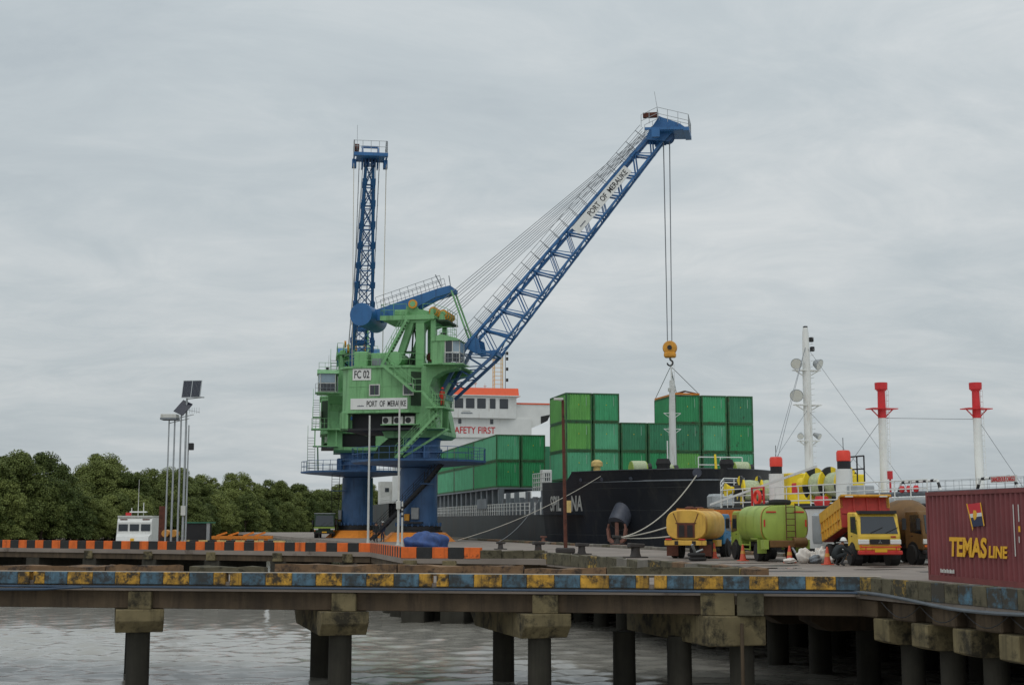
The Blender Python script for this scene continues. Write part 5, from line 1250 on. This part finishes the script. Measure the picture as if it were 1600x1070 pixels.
patch('emblem_shell', [(1523,797),(1526.5,797.5),(1528,803),(1526.5,810),(1523.5,813),(1521.5,806)], 'logo_yellow', .014)
patch('emblem_edge', [(1533.5,785),(1534.8,785),(1539,821),(1537.5,822)], 'logo_yellow', .013)
for px, y0, y1 in ((1585,788,869), (1593,788,815), (1592,838,848)): patch('side_marking', [(px-.7,y0),(px+.7,y0),(px+.7,y1),(px-.7,y1)], 'offwhite')
patch('side_mark_yellow', [(1591.5,822),(1594.5,822),(1594.5,831),(1591.5,831)], 'logo_yellow')

# ------------------------------------------------------------------ cones, bollards, sacks, tarpaulin
def cone(px, py, label):
    t = thing('traffic_cone', label, 'cone', ground(px, py), random.uniform(0, 1), 'traffic cones by the trucks')
    MB().box(-.2,.2,-.2,.2,0,.04).build('foot', 'cone', t, bevel=.01); MB().lathe([(.15,.04),(.035,.72)], 16).build('body', 'cone', t, smooth=True)
    MB().lathe([(.108,.32),(.082,.46)], 16).build('collar', 'tank_orange', t, smooth=True)
cone(1116, 872, 'orange cone under the right rear side of the yellow tank truck'); cone(1161, 876, 'orange cone in front of the lime truck front wheel')
cone(1234, 879, 'bright orange cone right behind the rear of the lime tank truck'); cone(1293, 882, 'faded red cone between the white sacks and the crouching worker')
def bollard(px, py, label, k=1.0, mt='bollard'):
    t = thing('mooring_bollard', label, 'bollard', ground(px, py), QA, 'mooring bollards on the quay')
    MB().box(-.45*k,.45*k,-.3*k,.3*k,0,.06).build('plate', mt, t); MB().lathe([(.24*k,.06),(.19*k,.2*k),(.18*k,.42*k)], 16).build('post', mt, t, smooth=True)
    MB().prism([(-.32*k,.42*k),(.34*k,.42*k),(.38*k,.58*k),(-.3*k,.62*k)], -.2*k, .2*k, 'Y').build('head', mt, t, bevel=.04*k)
    return t
bollard(841, 862.5, 'dark T shaped bollard left of the rusty pole'); bollard(909, 866, 'dark T shaped bollard just right of the rusty pole base')
bollard(993, 871, 'large dark bollard on the kerb in front of the yellow tank truck', 1.15); bollard(964, 849.5, 'bollard on the far quay edge below the anchor, ropes made fast to it', 1.1)
bollard(849, 846, 'small rusty orange bollard on the far quay edge below the ship name', .8, 'anchor'); bollard(782, 858, 'small dark bollard right of the striped kerb end', .8)
t = thing('tyre_pile', 'dark old tyres with a silver pipe stub on the kerb before the yellow truck', 'tyres', ground(1090, 876), .3)
for k in range(2): o = MB().lathe([(.2,0),(.36,.02),(.4,.09),(.36,.17),(.2,.18)], 18).build('tyre', 'tyre', t, smooth=True); o.location = (random.uniform(-.04,.04), random.uniform(-.04,.04), .18*k)
MB().tube((-.1,0,.36),(-.3,-.1,.72),.06).tube((-.1,0,.36),(.2,-.15,.5),.05).build('pipe_stub', 'steel', t, smooth=True)
def blob(name, mt, label, cat, loc, sx, sy, sz, seed, rot=0, parent=None):
    rb = random.Random(seed); bm = bmesh.new(); bmesh.ops.create_icosphere(bm, subdivisions=4, radius=1)
    ph = [rb.uniform(0, 6) for _ in range(6)]
    for v in bm.verts:
        c = v.co; k = 1+.10*math.sin(3*c.x+ph[0])*math.cos(4*c.y+ph[1])+.07*math.sin(7*c.z+ph[2]+3*c.x)+.05*math.sin(9*c.y+ph[3])+.045*math.sin(14*c.x+6*c.z+ph[4])*math.cos(11*c.y+ph[5])
        v.co = Vector((c.x*sx*k, c.y*sy*k, max(-.0, (c.z*.5+.5)*sz*k if c.z > -.9 else 0)))
    me = bpy.data.meshes.new(name); bm.to_mesh(me); bm.free(); me.materials.append(MATS[mt]); me.shade_smooth()
    o = obj(name, me, parent, loc=loc, rotz=rot)
    if not parent: tag(o, label, cat)
    return o
blob('blue_tarpaulin', 'tarp_blue', 'crumpled blue tarpaulin heap behind the orange and black kerb', 'tarpaulin', at(666, 853.5, 66.5).xy.to_3d()+Vector((0,.3,0)), 1.02, .8, 1.15, 3)
sk = thing('sack_pile', 'white sacks and bags slumped on the ground behind the lime truck', 'sacks', ground(1271, 880), 0)
for k, (x, y, a, b, c) in enumerate(((-.40,0,.30,.24,.62),(.34,.05,.28,.24,.66),(-.05,.2,.34,.24,.5),(.05,-.14,.26,.2,.36),(-.95,.1,.36,.24,.22),(.66,-.05,.22,.2,.3))):
    blob('sack', 'sack' if k not in (3,) else 'ship_grey', None, None, (x,y,0), a, b, c, k+10, k, sk)

# ------------------------------------------------------------------ people
def person(label, loc, rz, joints, top, bottom, helmet='white', h=1.68):
    """joints: dict of points in a body frame facing +x; one skinned mesh"""
    J = joints; E = [('pelvis','waist'),('waist','chest'),('chest','neck'),('neck','head')]
    for sd_ in 'lr': E += [('chest','sh'+sd_),('sh'+sd_,'el'+sd_),('el'+sd_,'wr'+sd_),('wr'+sd_,'hd'+sd_),('pelvis','hip'+sd_),('hip'+sd_,'kn'+sd_),('kn'+sd_,'an'+sd_),('an'+sd_,'to'+sd_)]
    rad = dict(pelvis=.15, waist=.135, chest=.155, neck=.058, head=.088, sh=.075, el=.05, wr=.036, hd=.04, hip=.10, kn=.068, an=.046, to=.042)
    names = list(J); me = bpy.data.meshes.new('person'); me.from_pydata([J[n] for n in names], [(names.index(a), names.index(b)) for a, b in E], [])
    t = thing('person', label, 'person', loc, rz)
    o = bpy.data.objects.new('body', me); C.objects.link(o)
    md = o.modifiers.new('s', 'SKIN'); sv = me.skin_vertices[0].data
    for i, n in enumerate(names):
        r = rad.get(n) or rad[n[:-1]]; sv[i].radius = (r, r); sv[i].use_root = n == 'pelvis'
    o.modifiers.new('d', 'SUBSURF').levels = 2
    dg = bpy.context.evaluated_depsgraph_get(); m2 = bpy.data.meshes.new_from_object(o.evaluated_get(dg)); bpy.data.objects.remove(o)
    for mt in (top, bottom, 'skin', 'black'): m2.materials.append(MATS[mt])
    hp, nk = Vector(J['pelvis']), Vector(J['neck'])
    for p_ in m2.polygons:
        c = p_.center; best = min(names, key=lambda n: (Vector(J[n])-c).length)
        p_.material_index = 2 if best in ('head','neck') or best[:2] in ('hd',) else 3 if best[:2] in ('to','an') else 1 if best[:3] == 'hip' or best[:2] == 'kn' or best == 'pelvis' else 0
    m2.shade_smooth(); obj('body', m2, t)
    hd = Vector(J['head'])
    if helmet:
        hl = MB().lathe([(.125,.0),(.12,.05),(.09,.11),(.03,.14)], 16).lathe([(.155,-.005),(.15,.01),(.1,.02)], 16).build('helmet', helmet, t, smooth=True); hl.location = hd+Vector((0,0,.055))
    else:
        MB().lathe([(.1,-.03),(.105,.04),(.07,.1),(.02,.115)], 14).build('hair', 'black', t, smooth=True).location = hd+Vector((-.01,0,.02))
    return t
def stand(lean=0.0):
    d = dict(pelvis=(0,0,.92), waist=(0,0,1.06), chest=(.01+lean,0,1.28), neck=(.02+lean,0,1.46), head=(.04+lean,0,1.58))
    for sd_, sg in (('l',1),('r',-1)):
        d.update({'sh'+sd_:(lean,sg*.18,1.38), 'el'+sd_:(-.02+lean,sg*.24,1.12), 'wr'+sd_:(.08,sg*.23,.88), 'hd'+sd_:(.11,sg*.22,.8), 'hip'+sd_:(0,sg*.09,.86), 'kn'+sd_:(.03,sg*.1,.48), 'an'+sd_:(-.01,sg*.11,.08), 'to'+sd_:(.15,sg*.13,.045)})
    return d
crouch = dict(pelvis=(-.18,0,.36), waist=(-.16,0,.50), chest=(.02,0,.70), neck=(.16,0,.83), head=(.24,0,.92))
for sd_, sg in (('l',1),('r',-1)):
    crouch.update({'sh'+sd_:(.06,sg*.18,.77), 'el'+sd_:(.25,sg*.26,.58), 'wr'+sd_:(.44,sg*.16,.46), 'hd'+sd_:(.52,sg*.13,.42), 'hip'+sd_:(-.15,sg*.11,.36), 'kn'+sd_:(.22,sg*.2,.50), 'an'+sd_:(-.02,sg*.17,.09), 'to'+sd_:(.15,sg*.19,.045)})
person('worker in dark clothes and white helmet crouching at the dump truck rear wheel', ground(1311, 884), R(20), crouch, 'cloth_dark', 'cloth_dark')
person('dark clothed person standing in front of the rear crane base', at(587, 845, 112)*1.0+Vector((0,0,0)), R(-60), stand(.03), 'cloth_dark', 'cloth_dark', helmet=None)
bpy.data.objects[[o.name for o in bpy.data.objects if o.name.startswith('person') and o.type == 'EMPTY'][-1]].location.z = 0
q_ = person('worker in navy with white helmet standing between the two crane bases', at(598, 843, 116), R(-120), stand(.0), 'cloth_navy', 'cloth_navy'); q_.location.z = 0
FW = lambda x, y, z: FC+Matrix.Rotation(FA, 3, 'Z') @ Vector((x, y, z))
person('worker in red standing on the crane gallery at the foot of the jib', FW(2.9,-3.2,11.285), R(-60), stand(.0), 'cloth_red', 'cloth_red', helmet='cap_red')

# ------------------------------------------------------------------ poles and lamps
def pole(px, py, d, ytop, r, label, name='lamp_post', mt='galv', base=True):
    b = at(px, py, d); b.z = 0; t = thing(name, label, 'pole', b); h = at(px, ytop, d).z
    MB().lathe([(r,0),(r*.72,h)], 12).build('shaft', mt, t, smooth=True)
    if base: MB().lathe([(r*2.2,0),(r*2.2,.05),(r*1.3,.06),(r*1.15,.4)], 12).build('foot', mt, t)
    return t, h
t, h = pole(575, 845, 104, 649, .09, 'slim white pole in front of the left crane column', 'light_pole', 'offwhite')
t, h = pole(622, 847, 99, 628, .09, 'tall white pole with a small box, crossing the port sign of the crane', 'light_pole', 'offwhite')
MB().box(-.16,.16,-.2,-.08,2.6,3.2).build('meter_box', 'offwhite', t, bevel=.02)
t, h = pole(628, 854, 87, 783, .07, 'short white pole with black bands beside the tall boxed pole', 'marker_pole', 'offwhite')
for z in (2.0, 2.3, 2.55): MB().lathe([(.085,z),(.085,z+.12)], 10).build('band', 'ink', t)
b = ground(884, 864); t = thing('lamp_post', 'rusty brown lamp post leaning slightly before the ship name', 'pole', b); h = at(881, 625, b.y).z
MB().tube((0,0,0),(-.12,0,h),.105,.08,n=12).build('shaft', 'rust_pole', t, smooth=True); MB().box(-.55,.5,-.4,.4,0,.3).build('foot', 'bollard', t, bevel=.06)
MB().bar((-.12,0,h-.05),(-.5,-.1,h+.05),.07).box(-.62,-.1,-.22,.08,h+.0,h+.12).build('lamp_head', 'offwhite', t); MB().box(.06,.3,-.16,-.1,2.2,2.85).build('notice_plate', 'kerb_cream', t)
# group of solar lamp posts on the striped jetty
def spost(px, ytop, r, label, d=86): return pole(px, 846, d, ytop, r, label, 'solar_lamp_post', 'galv')
t, h = spost(258, 655, .06, 'leftmost thin post of the solar lamp cluster, under the pale box'); MB().tube((0,0,h-.25),(1.3,-.1,h+.05),.025).build('arm', 'galv', t)
t, h = spost(267, 656, .07, 'post carrying the pale flat box, second of the solar lamp cluster')
MB().box(-.82,.18,-.45,.45,h,h+.36).build('battery_box', 'offwhite', t, bevel=.02); MB().box(-.84,.2,-.47,.47,h,h+.12).build('box_skirt', 'ship_grey', t); MB().tube((.1,0,h+.1),(1.2,0,h+.35),.025).build('arm', 'galv', t)
t, h = spost(277, 642, .07, 'post with a steeply tilted dark solar panel, third of the cluster')
o = MB().box(-.4,.4,-.03,.03,-.5,.5).build('solar_panel', 'panel_cell', t); o.location = (.12, -.1, h+.2); o.rotation_euler = (R(-35), R(22), R(-25))
t, h = spost(285, 622, .085, 'tallest post with a large upright solar panel, fourth of the cluster')
pn = MB().box(-.62,.62,-.03,.03,-.58,.58).build('panel_frame', 'galv', t); pn.location = (.32, -.12, h+.58); pn.rotation_euler = (R(-14), 0, R(-8))
for x0 in (-.58, .03): 
    c_ = MB().box(x0,x0+.55,-.04,-.032,-.54,.54).build('solar_cell_panel', 'panel_cell', pn)
    for k in range(5): MB().box(x0+.1+.088*k,x0+.104+.088*k,-.043,-.04,-.54,.54).build('cell_line', 'steel', c_)
MB().tube((0,0,h-.05),(1.05,-.05,h+.05),.03).box(.75,1.1,-.12,.05,h+.02,h+.08).build('lamp_arm', 'galv', t)
m = MB().tube((0,0,h-.75),(.85,0,h-.9),.015)
for k in range(5): m.tube((.2+.15*k,0,h-.98),(.2+.15*k,0,h-.6),.01)
m.build('aerial', 'galv', t); MB().box(-.12,.16,-.2,-.08,2.1,2.7).build('control_box', 'offwhite', t)
t, h = spost(289.5, 664, .06, 'rightmost post with a small black floodlight, last of the cluster')
MB().box(.05,.35,-.15,.1,at(0,703,86).z,at(0,692,86).z).build('floodlight', 'black', t, bevel=.03)
t = thing('timber_post', 'dark square timber pile beside the solar lamp posts', 'post', at(253, 846, 88)); t.location.z = 0
MB().box(-.2,.22,-.2,.2,-3.5,2.7).build('pile', 'rust_pole', t)
t = thing('drum_stack', 'two pale drums on a rack at the foot of the lamp posts', 'drums', at(266, 846, 87.5)); t.location.z = 0
for x in (-.26, .26): o = MB().lathe([(.22,-.35),(.24,-.33),(.24,.33),(.22,.35)], 16, 'Y', (x,0,.95)).build('drum', 'tank_orange', t, smooth=True)
MB().box(-.55,.55,-.4,.4,0,.7).build('rack', 'chassis', t)
# dark shed, orange steel frames
t = thing('storage_shed', 'small open fronted black shed with green roof edge on the striped jetty', 'shed', at(306, 842, 93)); t.location.z = 0
MB().box(-.75,.7,.0,1.6,0,1.6).build('dark_interior', 'black', t); MB().box(-.8,.95,-.1,1.7,1.6,1.68).build('roof', 'net_green', t); MB().box(.72,.92,-.05,.1,0,1.6).build('post', 'galv', t)  # solid black block paints the shade inside the open shed
def steel_frame(px, w, label, d=92):
    t = thing('steel_frame', label, 'steel frame', at(px, 840, d), .1, 'orange steel frames on the jetty'); t.location.z = 0
    m_ = MB().box(-w,w,-.6,-.45,.55,.75).box(-w,w,.45,.6,.55,.75); m_.box(-w,-w+.15,-.45,.45,.55,.75).box(w-.15,w,-.45,.45,.55,.75).build('frame', 'steel_orange', t)
    for x in (-w*.7, 0, w*.6): MB().box(x-.1,x+.1,-.5,.5,.0,.55).build('support', 'steel_orange', t)
    for x in (-w*.4, w*.3): MB().bar((x-.4,0,.75),(x+.3,0,.98),.12).build('bracket', 'steel_orange', t)
steel_frame(358, 1.1, 'left orange steel frame lying behind the cream and black kerb'); steel_frame(400, 1.1, 'right orange steel frame lying behind the cream and black kerb')

# ------------------------------------------------------------------ white patrol boat beyond the striped jetty
bt = thing('motor_boat', 'white motor boat with cabin windows moored behind the striped jetty', 'boat', at(214, 850, 101), R(-90)+.12); bt.location.z = WATER+.62
MB().loft([[(x,-w,zk),(x,-w*.9,-1.2),(x,w*.9,-1.2),(x,w,zk)] for x, w, zk in ((-5,1.55,1.25),(0,1.65,1.35),(3,1.4,1.55),(4.6,.7,1.8),(5.3,.06,1.9))]).build('hull', 'white', bt)
MB().path([(-5,-1.6,1.2),(0,-1.7,1.3),(3,-1.45,1.5),(4.6,-.75,1.75),(5.3,0,1.85),(4.6,.75,1.75),(3,1.45,1.5),(0,1.7,1.3),(-5,1.6,1.2)], .06, 6).build('fender_rail', 'ink', bt)
cbn = MB().loft([[(x,-w,z0_),(x,-w*.9,z1_),(x,w*.9,z1_),(x,w,z0_)] for x, w, z0_, z1_ in ((-3.6,1.38,1.2,4.45),(1.2,1.38,1.2,4.5),(1.5,1.36,1.2,4.15))]).build('cabin', 'white', bt)
MB().loft([[(x,-w,1.2),(x,-w*.92,z1_),(x,w*.92,z1_),(x,w,1.2)] for x, w, z1_ in ((1.5,1.34,3.3),(2.3,1.25,3.1),(2.6,1.2,2.2))]).build('fore_cabin', 'white', bt)
MB().box(-3.5,1.35,-1.25,1.25,4.5,4.62).build('cabin_roof', 'offwhite', bt)
for y in (-.8, 0, .8):
    MB().box(1.49,1.53,y-.33,y+.33,3.5,4.0).build('windscreen', 'glass', cbn)
for sg in (-1, 1): MB().box(-2.5,.9,sg*1.2-.03,sg*1.2+.03,3.4,4.1).build('side_window', 'glass', cbn)
for y in (-.8, .8): MB().box(1.25,1.4,y-.25,y+.25,4.30,4.38).build('vent', 'rust_pole', cbn)
MB().box(2.36,2.42,-.13,.13,2.75,2.98).build('badge', 'logo_yellow', cbn)
MB().tube((0,0,4.6),(0,0,7.3),.03,.012).tube((-.3,.35,4.6),(-.3,.35,5.6),.03).box(-.5,.1,-.6,.6,4.85,4.95).tube((-.2,-.5,4.6),(-.2,-.5,5.2),.03).build('antenna_mast', 'white', bt)
MB().box(-.4,.0,-.9,-.5,4.62,4.85).build('red_lamp', 'red', bt)

# ------------------------------------------------------------------ mangrove wood on the far bank
def crown_mesh(seed, h, w):
    rg = np.random.default_rng(seed); V, F = [], []
    nl = 34; cs_ = []
    for i in range(nl):
        a = rg.uniform(0, 2*PI); t = rg.uniform(0, 1); z = h*(.08+.84*t); rr = w*.5*math.sqrt(max(.05, 1-(abs(t-.38)/.70)**2))*rg.uniform(.35,.95)
        cs_.append((rr*math.cos(a), rr*math.sin(a), z, rg.uniform(.11,.22)*w*(1-.3*t)))
    for i in range(30):
        a = rg.uniform(0, 2*PI); t = rg.uniform(.1, 1); z = h*(.10+.80*t); rr = w*.5*math.sqrt(max(.03, 1-(abs(t-.38)/.70)**2))*rg.uniform(.85,1.2)
        cs_.append((rr*math.cos(a), rr*math.sin(a), z, rg.uniform(.045,.10)*w))
    cs_.append((0,0,h*.5,w*.34)); cs_.append((rg.uniform(-.6,.6),rg.uniform(-.6,.6),h*.86,w*.2))
    P = []
    for cx_, cy_, cz_, r in cs_:
        n = int(620*(r/1.3)**1.7)+140; d = rg.normal(size=(n,3)); d /= np.linalg.norm(d,axis=1)[:,None]; d[:,2] = np.where(d[:,2] < -.4, -d[:,2], d[:,2])
        rad = r*rg.uniform(.55,1.25,n)[:,None]*np.array([1,1,1.0]); P.append((np.array([cx_,cy_,cz_])+d*rad, d))
    Q = np.vstack([p for p, _ in P]); D = np.vstack([d for _, d in P]); n = len(Q)
    nrm = D*.8+rg.normal(size=(n,3))*.55+np.array([0,0,.35]); nrm /= np.linalg.norm(nrm,axis=1)[:,None]
    t1 = np.cross(nrm, rg.normal(size=(n,3))); t1 /= np.linalg.norm(t1,axis=1)[:,None]; t2 = np.cross(nrm,t1)
    s1 = rg.uniform(.07,.17,n)[:,None]; s2 = s1*rg.uniform(.5,.9,n)[:,None]
    quad = np.stack([Q-t1*s1, Q-t2*s2+nrm*.05, Q+t1*s1, Q+t2*s2-nrm*.05], 1).reshape(-1,3)
    me = bpy.data.meshes.new('crown'); me.from_pydata(quad.tolist(), [], np.arange(n*4).reshape(-1,4).tolist()); me.materials.append(MATS['leaf']); return me
def trunk_mesh(seed, h):
    rb = random.Random(seed); m_ = MB(); m_.tube((0,0,-.3),(rb.uniform(-.3,.3),rb.uniform(-.3,.3),h*.5),.24,.14,n=7)
    for k in range(5):
        a = rb.uniform(0,6.3); z = h*rb.uniform(.22,.5); m_.tube((0,0,z),(1.6*math.cos(a),1.6*math.sin(a),z+h*.28),.1,.03,n=5)
    for k in range(4):
        a = rb.uniform(0,6.3); m_.tube((.9*math.cos(a),.9*math.sin(a),-.4),(0,0,1.6),.05,.08,n=5)
    return m_.mesh('trunk', 'bark')
kinds = [(crown_mesh(40+i, h, w), trunk_mesh(i, h)) for i, (h, w) in enumerate(((11.5,8.2),(13.2,8.0),(9.8,8.6),(12.4,7.0),(14.0,8.8),(8.4,7.2),(10.6,6.4)))]
rt = random.Random(21); ntree = 0
def tree(x, y, k, sc):
    cr, tr = kinds[k]; t = thing('mangrove_tree', 'dense green mangrove tree in the wood on the far bank', 'tree', (x, y, WATER+.3), rt.uniform(0, 6.3), 'mangrove trees of the far bank wood'); t.scale = (sc*rt.uniform(.92,1.1), sc*rt.uniform(.92,1.1), sc)
    obj('trunk', tr, t); obj('crown', cr, t)
for row, (off, step) in enumerate(((2.5, 4.6), (7.5, 5.2), (13, 6.0), (20, 7.5))):
    for (x, y), (x2, y2) in zip(BANK[:-3], BANK[1:-2]):
        d = Vector((x2-x, y2-y, 0)); ln = d.length; d.normalize(); n_ = Vector((-d.y, d.x, 0)); k = 0.0
        st = step*(1+.35*(y > 390))
        while k < ln:
            p = Vector((x, y, 0))+d*k+n_*(off+rt.uniform(-1.8,1.8)); px = 800+2100*p.x/p.y
            if -160 < px < 720:
                sc = rt.uniform(.72,1.02) if row == 0 else rt.uniform(.9,1.22)
                tree(p.x, p.y, rt.choice((2,5,6,0)) if row == 0 else rt.randint(0,6), sc*(1.22 if p.y < 330 else 1.12))
            k += st*rt.uniform(.7,1.3)

# ------------------------------------------------------------------ stains and standing water on the quay
mat('puddle', s(74,70,66), 0.06, var=0.1)
mat('oil_stain', s(62,56,52), 0.55, var=0.3, scale=3)
rs_ = random.Random(8)
def flat_patch(name, x, y, a, b, mt, z, label, cat):
    pts = []
    for i in range(22):
        t_ = 2*PI*i/22; k_ = 1+.28*math.sin(3*t_+x)+.18*math.sin(5*t_+y)+rs_.uniform(-.08,.08); pts.append((a*k_*math.cos(t_), b*k_*math.sin(t_)))
    o = MB().add([(p_, q_, 0) for p_, q_ in pts], [tuple(range(22))]).build(name, mt, None); o.location = qw(x, y, z); o.rotation_euler.z = QA; o['kind'] = 'structure'
for x, y, a, b in ((5.5,16,1.6,.7),(9.2,13,1.2,.6),(7.0,24,2.2,.8),(8.6,8.5,1.3,.5),(3.4,10.5,1.1,.5),(11,20,1.4,.6),(4.2,30,2.4,.8)): flat_patch('oil_stain', x, y, a, b, 'oil_stain', .004, None, None)
for x, y, a, b in ((4.0,13.2,1.5,.35),(6.4,19.2,1.2,.3),(2.6,22,1.8,.4),(7.2,11.0,.9,.25)): flat_patch('puddle', x, y, a, b, 'puddle', .008, None, None)
